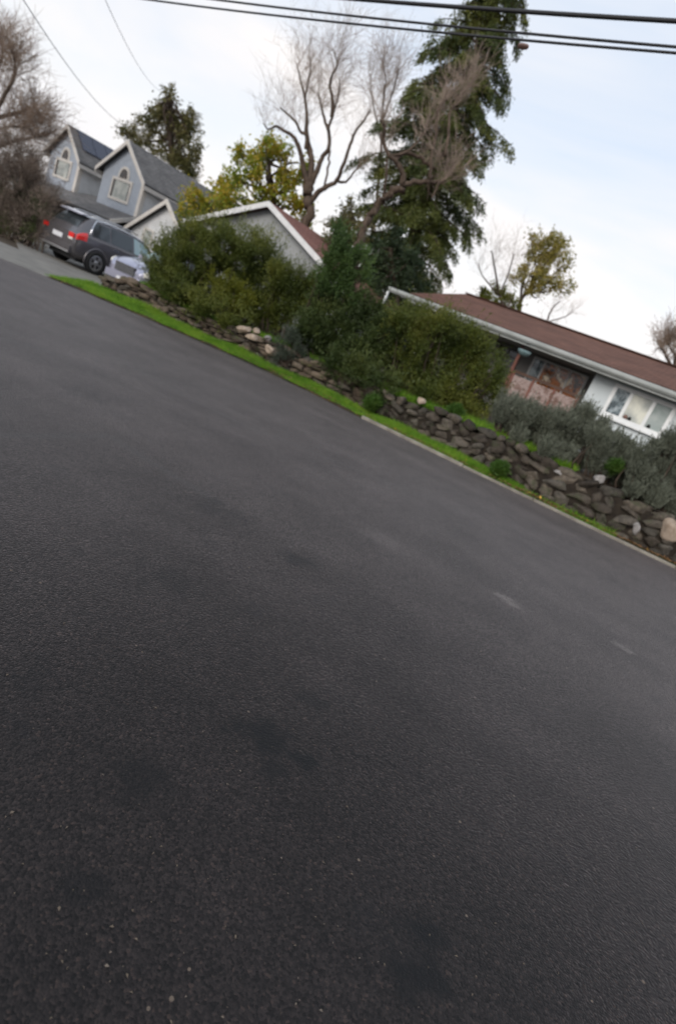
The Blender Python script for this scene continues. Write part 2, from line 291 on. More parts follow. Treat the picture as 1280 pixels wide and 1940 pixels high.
# ------------------------------------------------------------------ mesh helpers
class MB:
    def __init__(s): s.v = []; s.f = []; s.m = []; s.n = 0; s.uv = {}
    def add(s, vs, fs, mi=0, uvs=None):
        k = s.n; s.v.extend([tuple(map(float, v)) for v in vs]); s.n += len(vs)
        for i, f in enumerate(fs):
            s.f.append([a + k for a in f]); s.m.append(mi)
            if uvs: s.uv[len(s.f) - 1] = uvs[i]
        return s
    def box(s, x0, x1, y0, y1, z0, z1, mi=0):
        vs = [(x, y, z) for x in (x0, x1) for y in (y0, y1) for z in (z0, z1)]
        return s.add(vs, [(0, 1, 3, 2), (4, 6, 7, 5), (0, 4, 5, 1), (2, 3, 7, 6), (0, 2, 6, 4), (1, 5, 7, 3)], mi)
    def slab(s, quad, thick, mi=0, uv=True):
        """a roof plane: four corners (eave a,b then ridge c,d) with thickness downwards; top gets metre UVs"""
        q = [np.array(p, float) for p in quad]; dn = np.array((0, 0, -thick))
        vs = q + [p + dn for p in q]
        e = q[1] - q[0]; el = np.linalg.norm(e); e = e / el; up = q[3] - q[0]; up = up - e * up.dot(e); up /= np.linalg.norm(up)
        uvs = [[((p - q[0]).dot(e), (p - q[0]).dot(up)) for p in q]] + [[(0, 0)] * 4] * 5
        return s.add(vs, [(0, 1, 2, 3), (7, 6, 5, 4), (0, 4, 5, 1), (1, 5, 6, 2), (2, 6, 7, 3), (3, 7, 4, 0)], mi, uvs)
    def prism(s, poly, a0, a1, axis='y', mi=0):
        """extrude polygon of (x,z) along y, or (x,y) along z"""
        k = len(poly)
        if axis == 'y': vs = [(x, a0, z) for x, z in poly] + [(x, a1, z) for x, z in poly]
        elif axis == 'x': vs = [(a0, x, z) for x, z in poly] + [(a1, x, z) for x, z in poly]
        else: vs = [(x, y, a0) for x, y in poly] + [(x, y, a1) for x, y in poly]
        return s.add(vs, [tuple(range(k)), tuple(range(2 * k - 1, k - 1, -1))] + [(i, i + k, (i + 1) % k + k, (i + 1) % k) for i in range(k)], mi)
    def bar(s, a, b, w, h, mi=0):
        a = np.array(a, float); b = np.array(b, float); d = b - a; d /= np.linalg.norm(d)
        sd = np.cross(d, (0, 0, 1)); sd = sd / (np.linalg.norm(sd) or 1) if np.linalg.norm(sd) > 1e-4 else np.array((1., 0, 0)); up = np.cross(sd, d)
        vs = [p + sd * x * w / 2 + up * z * h / 2 for p in (a, b) for x, z in ((-1, -1), (1, -1), (1, 1), (-1, 1))]
        return s.add(vs, [(3, 2, 1, 0), (4, 5, 6, 7), (0, 1, 5, 4), (1, 2, 6, 5), (2, 3, 7, 6), (3, 0, 4, 7)], mi)
    def tube(s, pts, rad, sides=6, mi=0):
        pts = np.array(pts, float); n = len(pts); rad = np.broadcast_to(np.array(rad, float), (n,))
        tg = np.gradient(pts, axis=0); tg /= np.linalg.norm(tg, axis=1, keepdims=True) + 1e-9
        ref = np.array((.31, .22, .92)); a = np.cross(tg, ref); a /= np.linalg.norm(a, axis=1, keepdims=True) + 1e-9; b = np.cross(tg, a)
        th = np.linspace(0, 2 * pi, sides, endpoint=False)
        vs = (pts[:, None] + rad[:, None, None] * (a[:, None] * np.cos(th)[None, :, None] + b[:, None] * np.sin(th)[None, :, None])).reshape(-1, 3)
        fs = [(i * sides + j, i * sides + (j + 1) % sides, (i + 1) * sides + (j + 1) % sides, (i + 1) * sides + j) for i in range(n - 1) for j in range(sides)]
        fs += [tuple(range(sides))[::-1], tuple(range((n - 1) * sides, n * sides))]
        return s.add(vs, fs, mi)
    def lathe(s, prof, c=(0, 0, 0), axis='z', seg=20, mi=0, caps=True):
        """prof: (radius, height) pairs"""
        vs = []
        for r, h in prof:
            for j in range(seg):
                a = 2 * pi * j / seg; x, y = r * cos(a), r * sin(a)
                vs.append((c[0] + x, c[1] + y, c[2] + h) if axis == 'z' else (c[0] + x, c[1] + h, c[2] + y))
        fs = [(i * seg + j, i * seg + (j + 1) % seg, (i + 1) * seg + (j + 1) % seg, (i + 1) * seg + j) for i in range(len(prof) - 1) for j in range(seg)]
        if caps: fs += [tuple(range(seg))[::-1], tuple(range((len(prof) - 1) * seg, len(prof) * seg))]
        return s.add(vs, fs, mi)
    def build(s, name, mats, parent=None, smooth=False):
        me = bpy.data.meshes.new(name); me.from_pydata(s.v, [], s.f)
        if not isinstance(mats, (list, tuple)): mats = [mats]
        for m in mats: me.materials.append(m)
        me.polygons.foreach_set('material_index', s.m)
        if s.uv:
            uv = me.uv_layers.new(name='UVMap').data
            for p in me.polygons:
                u = s.uv.get(p.index)
                if u:
                    for li, c in zip(p.loop_indices, u): uv[li].uv = c
        if smooth: me.polygons.foreach_set('use_smooth', [True] * len(me.polygons))
        me.update(); o = bpy.data.objects.new(name, me); COL.objects.link(o)
        if parent: o.parent = parent
        return o
def tag(o, label=None, cat=None, group=None, kind=None):
    for k, v in (('label', label), ('category', cat), ('group', group), ('kind', kind)):
        if v: o[k] = v
    return o
def thing(name, label, cat, loc=(0, 0, 0), rz=0, group=None):
    o = bpy.data.objects.new(name, None); COL.objects.link(o); o.location = tuple(map(float, loc)); o.rotation_euler = (0, 0, rz); o.empty_display_size = .3
    return tag(o, label, cat, group)
def quads(name, V, m, parent=None):
    """V: (n,4,3) array -> one mesh of loose quads"""
    n = len(V); me = bpy.data.meshes.new(name)
    me.vertices.add(4 * n); me.vertices.foreach_set('co', V.astype(np.float32).ravel())
    me.loops.add(4 * n); me.loops.foreach_set('vertex_index', np.arange(4 * n, dtype=np.int32))
    me.polygons.add(n); me.polygons.foreach_set('loop_start', np.arange(0, 4 * n, 4, dtype=np.int32)); me.polygons.foreach_set('loop_total', np.full(n, 4, dtype=np.int32))
    me.materials.append(m); me.update(calc_edges=True); o = bpy.data.objects.new(name, me); COL.objects.link(o)
    if parent: o.parent = parent
    return o
def unit(a): return a / (np.linalg.norm(a, axis=-1, keepdims=True) + 1e-9)
def leaves(c, ax, ln, wd):
    """rhombic leaves at c (n,3) along ax"""
    n = len(c); ax = unit(ax); sd = unit(np.cross(ax, rng.normal(size=(n, 3)))); ln = np.broadcast_to(ln, (n,))[:, None]; wd = np.broadcast_to(wd, (n,))[:, None]
    return np.stack([c, c + ax * ln * .45 + sd * wd / 2, c + ax * ln, c + ax * ln * .45 - sd * wd / 2], 1)
def rsph(n): return unit(rng.normal(size=(n, 3)))
DENS = 8.0
def holes(c, thr, f):
    n = np.zeros(len(c))
    for i in range(7): n += np.sin((c @ rsph(1)[0]) * f * random.uniform(.7, 1.8) + random.uniform(0, 6.28))
    return n / 7 > thr
def spray_crown(blobs, per, up=.6, out_=.8, tl=.5, nl=14, ll=.06, lw=.025, jit=.03, spread=.8, shell=.45, droop=0., stiff=.5, hole=-.12, hf=6.0):
    """blobs: rows (x,y,z,r). Leafy twigs start inside each blob and run out and up; leaves sit along them"""
    C_, D_, TW = [], [], []
    for bx, by, bz, br in blobs:
        k = max(6, int(per * DENS * br * br)); dv = rsph(k); rr = br * (shell + (1 - shell) * rng.random(k)) ** 1.0
        st = np.array((bx, by, bz)) + dv * rr[:, None] * .8
        d = unit(dv * out_ + np.array((0, 0, up)) + rng.normal(size=(k, 3)) * spread * .5)
        L_ = tl * (.5 + rng.random(k)) * min(1.3, br / .6 + .3)
        s = np.linspace(.05, 1, nl)[None, :, None]
        pt = st[:, None] + d[:, None] * L_[:, None, None] * s + np.array((0, 0, -1.)) * droop * (s ** 2) * L_[:, None, None] + rng.normal(size=(k, nl, 3)) * jit
        ad = unit(d[:, None] * stiff + rng.normal(size=(k, nl, 3)) * (1 - stiff) + np.array((0, 0, -droop)))
        C_.append(pt.reshape(-1, 3)); D_.append(ad.reshape(-1, 3)); TW.append((st, d, L_))
    c = np.concatenate(C_); d = np.concatenate(D_); kp = holes(c, hole, hf); c = c[kp]; d = d[kp]; n = len(c)
    return leaves(c, d, ll * (.6 + .8 * rng.random(n)), lw * (.6 + .8 * rng.random(n))), TW
def B(Y, lst, dj=.35):
    """photo-traced clumps (px, py, radius px) set at distance Y with real size; depth is spread by the clump's own size"""
    out_ = []
    for i, q in enumerate(lst):
        yy = Y + (q[3] if len(q) > 3 else (rng.random() - .5) * 2 * dj)
        p = P(q[0], q[1], yy); out_.append((*p, q[2] * yy / FPX * .9))
    return out_
def curve_path(pts, n=4, wob=0.0):
    pts = np.array(pts, float); o = []
    for i in range(len(pts) - 1):
        p0 = pts[max(i - 1, 0)]; p1 = pts[i]; p2 = pts[i + 1]; p3 = pts[min(i + 2, len(pts) - 1)]
        for k in range(n):
            t = k / n; o.append(.5 * ((2 * p1) + (-p0 + p2) * t + (2 * p0 - 5 * p1 + 4 * p2 - p3) * t * t + (-p0 + 3 * p1 - 3 * p2 + p3) * t ** 3))
    o.append(pts[-1]); o = np.array(o)
    if wob: o[1:-1] += rng.normal(size=(len(o) - 2, 3)) * wob
    return o
def twig_fan(mb, starts, dirs, length, r, nseg=5, curl=.26, up=.25, kids=2, sides=3):
    for s0, d0 in zip(starts, dirs):
        Lx = length * (.5 + random.random()); d = np.array(d0, float); p = np.array(s0, float); pts = [p.copy()]
        for i in range(nseg):
            d = unit(d + rng.normal(size=3) * curl + np.array((0, 0, up * .3))); p = p + d * Lx / nseg; pts.append(p.copy())
            if kids and i >= 1 and random.random() < .8:
                for _ in range(kids):
                    q = p.copy(); dd = unit(d + rng.normal(size=3) * .45 + np.array((0, 0, up * .4))); pp = [q.copy()]
                    for j in range(2): dd = unit(dd + rng.normal(size=3) * curl); q = q + dd * Lx * .22; pp.append(q.copy())
                    mb.tube(pp, np.linspace(r * .6, r * .3, len(pp)), sides)
        mb.tube(pts, np.linspace(r, r * .4, len(pts)), sides)
def shrub(name, label, cat, Y, blobs, m, group=None, dj=.35, base=None, stem=M['bark_dark'], stems=6, **kw):
    bl = B(Y, blobs, dj); a = np.array(bl); cx, cy = a[:, 0].mean(), a[:, 1].mean()
    gz = base if base is not None else ground_z(cx, cy)
    # a clump reaching below the soil would be buried: keep clumps above ground
    nb_ = []
    for (x, y, z, r), q in zip(bl, blobs):
        # low clumps hang towards the street, over the wall, instead of sinking in the soil
        while z < ground_z(x, y) + r * .5 and y > wall_y(x) + .05:
            y -= .12; x, _, z = P(q[0], q[1], y)
        nb_.append((x, y, max(z, .25 + r * .3), r))
    bl = nb_
    t = thing(name, label, cat, (cx, cy, gz), 0, group); off = np.array((cx, cy, gz))
    V, TW = spray_crown(bl, **kw)
    k2 = dict(kw); k2.update(per=kw['per'] * .07, tl=kw['tl'] * 1.5, nl=int(kw['nl'] * 1.4), up=kw['up'] + .5, hole=-2, shell=.7, jit=kw['jit'] * .8)
    V2, _ = spray_crown(bl, **k2); quads('foliage', np.concatenate([V, V2]) - off, m, t)
    mb = MB()
    for x, y, z, r in bl:
        for k in range(2):
            b0 = np.array((cx + (x - cx) * .7 + random.uniform(-.15, .15), cy + (y - cy) * .7, gz - .05)); b1 = np.array((x, y, z)) + rng.normal(size=3) * r * .3
            mid = (b0 + b1) / 2 + rng.normal(size=3) * .1; mb.tube(curve_path([b0 - off, mid - off, b1 - off], 3), [.03, .027, .024, .02, .016, .012, .008], 5)
    mb.build('stems', stem, t); return t

# ------------------------------------------------------------------ ground, road, drive, verge
edge = [(-140, 10.0), (-60, 11.5), (-25, 12.6), (-14, 13.6), (-9.9, 14.3), (-8.2, 14.72), (-6.5, 14.75), (-4.6, 14.7), (-3.1, 14.45), (-1.7, 13.95), (-.41, 13.3), (.8, 12.85), (2.0, 12.39), (3.48, 11.85), (4.9, 11.38), (6.34, 10.94), (9, 10.05), (14, 8.6), (30, 3.8), (60, -5.2), (120, -22)]
EX = [e[0] for e in edge]; EY = [e[1] for e in edge]
def edge_y(x): return float(np.interp(x, EX, EY))
wall_line = [(-9.0, 16.95), (-8.2, 16.75), (-7.0, 16.35), (-5.2, 15.75), (-3.6, 15.4), (-2.2, 15.15), (-.8, 14.7), (.4, 14.0), (1.4, 13.55), (2.5, 13.0), (3.5, 12.45), (4.4, 11.95), (5.4, 11.5), (6.34, 11.15), (9, 10.3), (13, 9.1)]
WX = [e[0] for e in wall_line]; WY = [e[1] for e in wall_line]
def wall_y(x): return float(np.interp(x, WX, WY))
WTOP = [(-9, .30), (-8.2, .62), (-6, .50), (-4, .58), (-2, .66), (0, .72), (3, .86), (6.3, .86), (13, .9)]
def wall_top(x): return float(np.interp(x, [a for a, _ in WTOP], [b for _, b in WTOP]))
def ground_z(x, y):
    if x < -9.0: return 0.0
    b = y - wall_y(min(x, 13))
    if b < 0: return 0.03
    z = wall_top(x) - .06 + .04 * min(b, 8)
    return z * min(1, max(0, (x + 9.2) / 1.5))
gp = MB().add([(-900, -900, -.03), (900, -900, -.03), (900, 900, -.03), (-900, 900, -.03)], [(0, 1, 2, 3)]).build('ground', M['dirt']); tag(gp, kind='structure')
mb = MB(); k = len(edge)
mb.add([(x, y, 0) for x, y in edge] + [(x, -60.0 if abs(x) < 130 else -70, 0) for x, y in edge], [(i, i + k, i + k + 1, i + 1) for i in range(k - 1)])
tag(mb.build('road', M['asphalt']), kind='structure')
# concrete drive with apron to the left of the verge
pts = [(-60, edge_y(-60) + .0), (-25, edge_y(-25)), (-14, edge_y(-14)), (-9.9, edge_y(-9.9)), (-9.0, edge_y(-9.0)), (-8.95, 16.9), (-8.6, 22), (-7.9, 30), (-19, 36), (-19, 26), (-14.6, 21.3), (-12.6, 18.6), (-25, 15.6), (-60, 14.2)]
tag(MB().prism(pts, -.02, .006, 'z').build('driveway', M['concrete']), kind='structure')
# verge between kerb and wall
mb = MB(); xs = np.linspace(-9.0, 14, 90); vv = []
for x in xs:
    e0 = edge_y(x) - .02; w0 = wall_y(min(x, 13)) + .15
    for s in np.linspace(0, 1, 7): vv.append((x, e0 + (w0 - e0) * s, .012 + .07 * sin(min(s * 1.6, 1) * pi / 2) + .012 * sin(x * 5 + s * 9)))
mb.add(vv, [(i * 7 + j, i * 7 + j + 1, (i + 1) * 7 + j + 1, (i + 1) * 7 + j) for i in range(len(xs) - 1) for j in range(6)])
tag(mb.build('verge', M['soil_green'], smooth=True), kind='structure')
# raised yard behind the wall
mb = MB(); xs = np.linspace(-9.0, 40, 110); bs = np.array([0, .3, .8, 1.5, 2.5, 4, 6, 9, 14, 25, 60]); vv = []
for x in xs:
    for b_ in bs:
        y = wall_y(min(x, 13)) - max(0, x - 13) * .3 + .12 + b_; vv.append((x, y, ground_z(x, y) + .02 * sin(3 * x + y * 2)))
nb = len(bs); mb.add(vv, [(i * nb + j, i * nb + j + 1, (i + 1) * nb + j + 1, (i + 1) * nb + j) for i in range(len(xs) - 1) for j in range(nb - 1)])
tag(mb.build('yard', M['dirt'], smooth=True), kind='structure')
# kerb: a worn concrete strip in lengths
def strip(x0, x1, w0, w1, z, name='kerb'):
    mb = MB(); xs = np.linspace(x0, x1, 24); vv = []
    for i, x in enumerate(xs):
        y = edge_y(x); wd = w0 + (w1 - w0) * i / 23 + random.uniform(-.012, .012)
        vv += [(x, y - .03, -.02), (x, y - .03, z - .015), (x, y - .015, z), (x, y + wd - .01, z), (x, y + wd, -.02)]
    mb.add(vv, [(i * 5 + j, (i + 1) * 5 + j, (i + 1) * 5 + j + 1, i * 5 + j + 1) for i in range(23) for j in range(4)] + [(0, 1, 2, 3, 4), (119, 118, 117, 116, 115)])
    return tag(mb.build(name, M['kerb']), kind='structure')
strip(-.36, 2.05, .13, .15, .06); strip(2.07, 3.55, .10, .13, .045); strip(3.57, 6.3, .14, .12, .05); strip(6.32, 12, .12, .12, .05)

# grass on the verge and on the yard edge
def grass(n, fx, hmin, hmax, name, m, lw=.009):
    xs, ys, hs = [], [], []
    while len(xs) < n:
        x, y, h = fx()
        if h > 0: xs.append(x); ys.append(y); hs.append(h)
    c = np.stack([xs, ys, [max(.02, ground_z(x, y)) for x, y in zip(xs, ys)]], 1); c[:, 2] += .0
    ax = np.stack([rng.normal(size=n) * .45, rng.normal(size=n) * .45, np.ones(n)], 1)
    ln = (hmin + (hmax - hmin) * rng.random(n)) * np.array(hs)
    return tag(quads(name, leaves(c, ax, ln, lw), m), kind='stuff')
def fx_verge():
    x = random.uniform(-9.1, 5.2); e0 = edge_y(x); w0 = wall_y(x) - .12; s = random.random() ** .8
    y = e0 + .0 + (w0 - e0) * s
    k = .5 + .5 * sin(x * 2.3 + 1.2 * sin(y * 3)) * sin(x * .9 + 2)
    dens = 1.0 if x < -3.5 else (.75 if x < -1.5 else .85)
    if -.4 < x: 
        dens = 1.0 if s > .25 else .35
    if x > 2.6: dens = .9 if s > .45 and (x < 3.4) else .12
    if -3.9 < x < -3.2: dens = .35
    if -1.9 < x < -1.2 and s < .5: dens = .3
    y += .14 * sin(x * 1.7 + 3) * sin(x * 5.1) * (1 - s) * (1 if x < -.5 else 0)
    if s < .05: dens *= .5
    if random.random() > dens * (.55 + .6 * k): return 0, 0, 0
    return x, y, (.45 + .95 * s) * (.75 + .6 * k)
tag(grass(80000, fx_verge, .06, .16, 'grass', M['grass']), 'bright green grass growing on the verge between road and stone wall', 'grass')
def fx_yard():
    x = random.uniform(-8.5, 4.2); b_ = random.random() ** 1.5 * 1.6; y = wall_y(x) + .22 + b_
    if random.random() > .35 + .65 * max(0, sin(x * 1.7 + 1.0)): return 0, 0, 0
    return x, y, 1
tag(grass(26000, fx_yard, .08, .24, 'weedy_grass', M['grass'], .012), 'long green grass and weeds along the top of the stone wall', 'grass')
# fallen leaves by the kerb
def litter(n, x0, x1, name, label, m, size=.04, s0=.02, s1=.75, z=.075):
    x = rng.uniform(x0, x1, n); e = np.array([edge_y(a) for a in x]); w_ = np.array([wall_y(a) for a in x]); w_ = np.minimum(w_, e + 1.2); s = s0 + (s1 - s0) * rng.random(n)
    c = np.stack([x, e + (w_ - e) * s + .05, np.full(n, z) + rng.random(n) * .02], 1)
    ax = np.stack([rng.normal(size=n), rng.normal(size=n), rng.normal(size=n) * .25], 1)
    return tag(quads(name, leaves(c, ax, size * (.5 + rng.random(n)), size * .6), m), label, 'leaves', kind='stuff')
litter(3500, -.3, 6.4, 'leaf_litter', 'brown dead leaves lying between the kerb and the boulder wall', M['dead_leaf'])
litter(500, -4.2, -1, 'leaf_litter', 'brown dead leaves scattered in the grass beside the road', M['dead_leaf'], .04, .0, .5)
litter(1500, -9.0, -.4, 'edge_debris', 'brown leaf crumbs and grit along the ragged asphalt edge beside the grass', M['dead_leaf'], .035, -.09, .16, .012)
litter(12, -.2, 6.2, 'golden_leaves', 'few golden yellow leaves fallen beside the concrete kerb', M['gold_leaf'], .065, .02, .5, .09)
# small chips and leaf bits on the road
n = 380; px_ = rng.uniform(-30, 1310, n); py_ = rng.uniform(1000, 1935, n); c = np.array([G(a, b_, .003) for a, b_ in zip(px_, py_)])
c = np.concatenate([c, np.stack([rng.uniform(-6, 8, 300), rng.uniform(-4, 9, 300), np.full(300, .003)], 1)]); n = len(c)
sz = .0035 + .006 * rng.random(n) ** 3
V = leaves(c, np.stack([rng.normal(size=n), rng.normal(size=n), np.zeros(n)], 1), sz * 1.6, sz); V[:, 1, 2] = V[:, 3, 2] = .006; V[:, 2, 2] = .003
M['grit'] = leaf_mat('grit', [(.06, .045, .035), (.13, .10, .07), (.25, .21, .18)], 0)
tag(quads('road_grit', V, M['grit']), 'tiny pale chips and leaf crumbs scattered on the asphalt', 'grit', kind='stuff')

# ------------------------------------------------------------------ stone walls
import bmesh
bmx = bmesh.new(); bmesh.ops.create_icosphere(bmx, subdivisions=3, radius=1); ICV = np.array([v.co[:] for v in bmx.verts]); ICF = [tuple(v.index for v in f.verts) for f in bmx.faces]; bmx.free()
def stone(mb, c, size, rz=0, boxy=.5, tilt=0, lump=.12):
    v = ICV.copy(); v = np.sign(v) * np.abs(v) ** (1 - boxy * .62)
    for _ in range(5):
        k = rsph(1)[0]; ph = random.uniform(0, 6); v += (np.sin((ICV @ k) * random.uniform(2, 5) + ph) * lump * .5)[:, None] * ICV
    # chopped facets
    for _ in range(7):
        k = rsph(1)[0]; dd = v @ k; lim = random.uniform(.68, .93); over = np.maximum(dd - lim, 0); v -= over[:, None] * k * .97
    v = v * np.array(size) / 2
    ct, st_ = cos(tilt), sin(tilt); v = np.stack([v[:, 0] * ct - v[:, 2] * st_, v[:, 1], v[:, 0] * st_ + v[:, 2] * ct], 1)
    a, b_ = cos(rz), sin(rz); v = np.stack([v[:, 0] * a - v[:, 1] * b_, v[:, 0] * b_ + v[:, 1] * a, v[:, 2]], 1)
    mb.add(v + np.array(c), ICF)
def stone_wall(x0, x1, sw, sh, boxy, label, name, m, lump, thick=.34):
    t = thing(name, label, 'wall', ((x0 + x1) / 2, wall_y((x0 + x1) / 2), 0)); off = np.array(t.location)
    mb = MB(); xs = np.linspace(x0, x1, 16); vv = []
    for x in xs:
        y = wall_y(x); h = wall_top(x) - .12
        vv += [np.array(q) - off for q in ((x, y - .01, -.02), (x, y + .05, h), (x, y + .3, h), (x, y + .3, -.02))]
    mb.add(vv, [(i * 4 + j, (i + 1) * 4 + j, (i + 1) * 4 + j + 1, i * 4 + j + 1) for i in range(15) for j in range(3)] + [(0, 1, 2, 3), (63, 62, 61, 60)]); mb.build('core', M['wall_core'], t)
    mb = MB(); z = 0.0
    while z < 1.0:
        hh = random.uniform(*sh); x = x0 + random.uniform(-.1, .1)
        while x < x1:
            ww = random.uniform(*sw); xc = x + ww / 2; top = wall_top(xc)
            if z < top - hh * .35:
                dy = (wall_y(xc + .2) - wall_y(xc - .2)) / .4; hx = hh * random.uniform(.85, 1.25)
                stone(mb, np.array((xc, wall_y(xc) + .06 + z * .10 + random.uniform(-.04, .04), z + hh / 2 + random.uniform(-.02, .02))) - off,
                      (ww * random.uniform(.95, 1.2), thick * random.uniform(.8, 1.15), hx * random.uniform(1.0, 1.35)), math.atan(dy) + random.uniform(-.12, .12), boxy, random.uniform(-.14, .14) * (1 if boxy > .6 else 3), lump)
            x += ww * .97
        z += hh * .93
    mb.build('stones', m, t, smooth=True); return t
stone_wall(-8.9, -3.3, (.22, .5), (.07, .13), .75, 'low dry stone wall of thin flat brown slabs below the dark green bushes', 'dry_stone_wall', M['stone_brown'], .12)
stone_wall(-3.28, -.6, (.24, .48), (.12, .2), .65, 'short stretch of low brown stone wall beneath the overhanging middle bush', 'dry_stone_wall', M['stone_brown'], .14)
stone_wall(-.58, 3.3, (.2, .44), (.12, .22), .5, 'round grey brown fieldstone wall behind the start of the kerb', 'fieldstone_wall', M['stone_grey'], .2)
stone_wall(3.32, 9.5, (.26, .54), (.16, .27), .4, 'wall of large rounded dark boulders below the grey lavender shrubs', 'boulder_wall', M['stone_grey'], .24)
def loose(px, py, Y, size, m, label, rz=0, grp=None, tilt=0):
    p = P(px, py, Y); mb = MB(); stone(mb, (0, 0, 0), size, rz, .5, tilt, .22); o = mb.build('loose_stone', m, None, True); o.location = tuple(map(float, p)); tag(o, label, 'stone', grp); return o
G1 = 'pale stones lying on the wall'
loose(462, 624, 15.5, (.36, .3, .20), M['stone_pale'], 'pale tan pointed stone topmost on the slab wall, left of the others', .3, G1, .4)
loose(478, 640, 15.4, (.42, .3, .18), M['stone_pale'], 'wide flat cream stone on the slab wall below the pointed tan stone', -.3, G1, .1)
loose(486, 628, 15.7, (.22, .2, .14), M['stone_pale'], 'small round tan stone behind the wide flat cream stone', .3, G1)
loose(508, 640, 15.5, (.2, .2, .14), M['white_stone'], 'small greyish pale stone on the slab wall beside the blue green shrub', .3, G1)
loose(512, 664, 15.2, (.34, .26, .2), M['stone_pale'], 'pale pinkish block low in the wall touching the blue green shrub', -.3, G1, -.2)
loose(797, 760, 13.9, (.2, .2, .16), M['stone_pale'], 'small peach stone on top of the fieldstone wall under the big bush', .3, G1)
loose(1134, 908, 12.1, (.27, .24, .17), M['white_stone'], 'white round stone on top of the boulder wall under the lavender', .2, G1)
loose(1058, 894, 12.3, (.22, .2, .13), M['white_stone'], 'small whitish stone on the boulder wall left of the white round stone', .2, G1)
loose(1205, 1000, 11.4, (.12, .18, .24), M['white_stone'], 'narrow white streaked stone standing in the boulder wall', .2, G1, .35)
loose(1272, 1003, 11.25, (.38, .3, .40), M['stone_pale'], 'big beige boulder at the right edge of the boulder wall', .2, G1)

# ------------------------------------------------------------------ houses (local x along the street side, local y to the back)
RZ = math.atan2(-.447, .894)
def loc_part(mb, name, m, root, smooth=False): return mb.build(name, m, root, smooth)
def window(root, x0, x1, z0, z1, y, pane_m, frame_m, fw=.07, depth=.05, mull=(), sill=True, name='window', cross=()):
    """frame proud of wall plane y (front is -y) with a pane set in; child order frame -> pane, sill"""
    mb = MB(); f0 = y - depth
    mb.box(x0, x0 + fw, f0, y + .02, z0, z1); mb.box(x1 - fw, x1, f0, y + .02, z0, z1)
    mb.box(x0 + fw, x1 - fw, f0 + .002, y + .02, z1 - fw, z1 - .001); mb.box(x0 + fw, x1 - fw, f0 + .002, y + .02, z0 + .001, z0 + fw)
    for mx_ in mull: mb.box(mx_ - fw * .45, mx_ + fw * .45, f0 + .004, y + .01, z0 + fw, z1 - fw)
    for mz in cross: mb.box(x0 + fw, x1 - fw, f0 + .006, y + .01, mz - .02, mz + .02)
    f = mb.build(name, frame_m, root)
    xs = [x0 + fw] + list(mull) + [x1 - fw]; pm = pane_m if isinstance(pane_m, list) else [pane_m] * (len(xs) - 1)
    for i in range(len(xs) - 1): MB().box(xs[i] + .004, xs[i + 1] - .004, y - .012, y - .004, z0 + fw + .003, z1 - fw - .003).build('pane', pm[i], f)
    if sill: MB().box(x0 - .06, x1 + .06, f0 - .06, y, z0 - .06, z0 - .002).build('sill', frame_m, f)
    return f

# --- long low house on the right
hr = thing('ranch_house', 'long low white house with brown shingle roof, recessed porch and triple front window', 'house', (7.23, 17.0, 0), RZ)
mb = MB()
mb.slab([(-8.85, -.02, 3.60), (7, -.02, 3.60), (7, 4.35, 4.76), (-8.85, 4.35, 4.76)], .10)
mb.slab([(7, 8.8, 3.60), (-8.85, 8.8, 3.60), (-8.85, 4.35, 4.76), (7, 4.35, 4.76)], .10)
roof = mb.build('roof', M['roof_brown'], hr)
MB().lathe([(.045, -.1), (.045, .32), (.06, .33), (.06, .37)], (.0, 2.6, 4.28), seg=14).build('vent_pipe', M['pipe_pink'], roof)
mb = MB(); mb.bar((-8.85, 4.35, 4.79), (7, 4.35, 4.79), .24, .04); mb.build('ridge_cap', M['roof_brown'], roof)
mb = MB(); prof = [(-.14, 3.56), (-.16, 3.55), (-.15, 3.47), (-.10, 3.41), (-.025, 3.41), (-.025, 3.56), (-.04, 3.56), (-.04, 3.45), (-.12, 3.47)]
mb.prism([(a, b_) for a, b_ in prof][:6], -9.62, 7, 'x'); mb.build('gutter', M['gutter'], hr)
MB().box(-8.84, 7, -.02, .02, 3.34, 3.495).build('fascia', M['gutter'], hr)
MB().box(-8.8, 6.98, .03, 1.88, 3.37, 3.41).build('soffit', M['soffit'], hr)
mb = MB(); mb.box(-9.66, -9.58, -.12, -.04, .9, 3.405); mb.build('downpipe', M['frame_white'], hr)
mb = MB(); mb.box(-2.24, 6.6, .6, .8, .2, 3.37); mb.box(6.4, 6.6, .8, 8.2, .2, 3.45); mb.box(-2.24, -2.06, .801, 1.9, .2, 3.369)
mb.build('wall', M['stucco_white'], hr)
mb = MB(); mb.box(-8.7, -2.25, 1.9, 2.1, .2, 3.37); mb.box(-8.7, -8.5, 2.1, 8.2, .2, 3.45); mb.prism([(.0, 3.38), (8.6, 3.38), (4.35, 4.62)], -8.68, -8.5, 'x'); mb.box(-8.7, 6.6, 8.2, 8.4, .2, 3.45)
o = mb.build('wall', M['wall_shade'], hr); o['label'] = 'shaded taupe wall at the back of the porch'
MB().box(-6.6, -2.25, .45, 1.89, .2, 1.75).build('porch_floor', M['concrete'], hr)
mb = MB(); mb.bar((-4.55, .5, 2.55), (-2.30, .5, 2.55), .10, .09); rl = mb.build('porch_rail', M['wood_dark'], hr)
for x in (-4.50, -3.82, -3.1, -2.36): MB().box(x - .035, x + .035, .46, .53, 1.75, 2.5).build('rail_post', M['wood_red'], rl)
for x0, x1 in ((-4.46, -3.86), (-3.78, -3.14), (-3.06, -2.40)): MB().box(x0, x1, .485, .515, 1.78, 2.44).build('rail_panel', M['brick_pink'], rl)
for x in (-4.60, -6.2): MB().box(x - .045, x + .045, .42, .51, 1.2, 3.37).build('porch_post', M['wood_red'], hr)
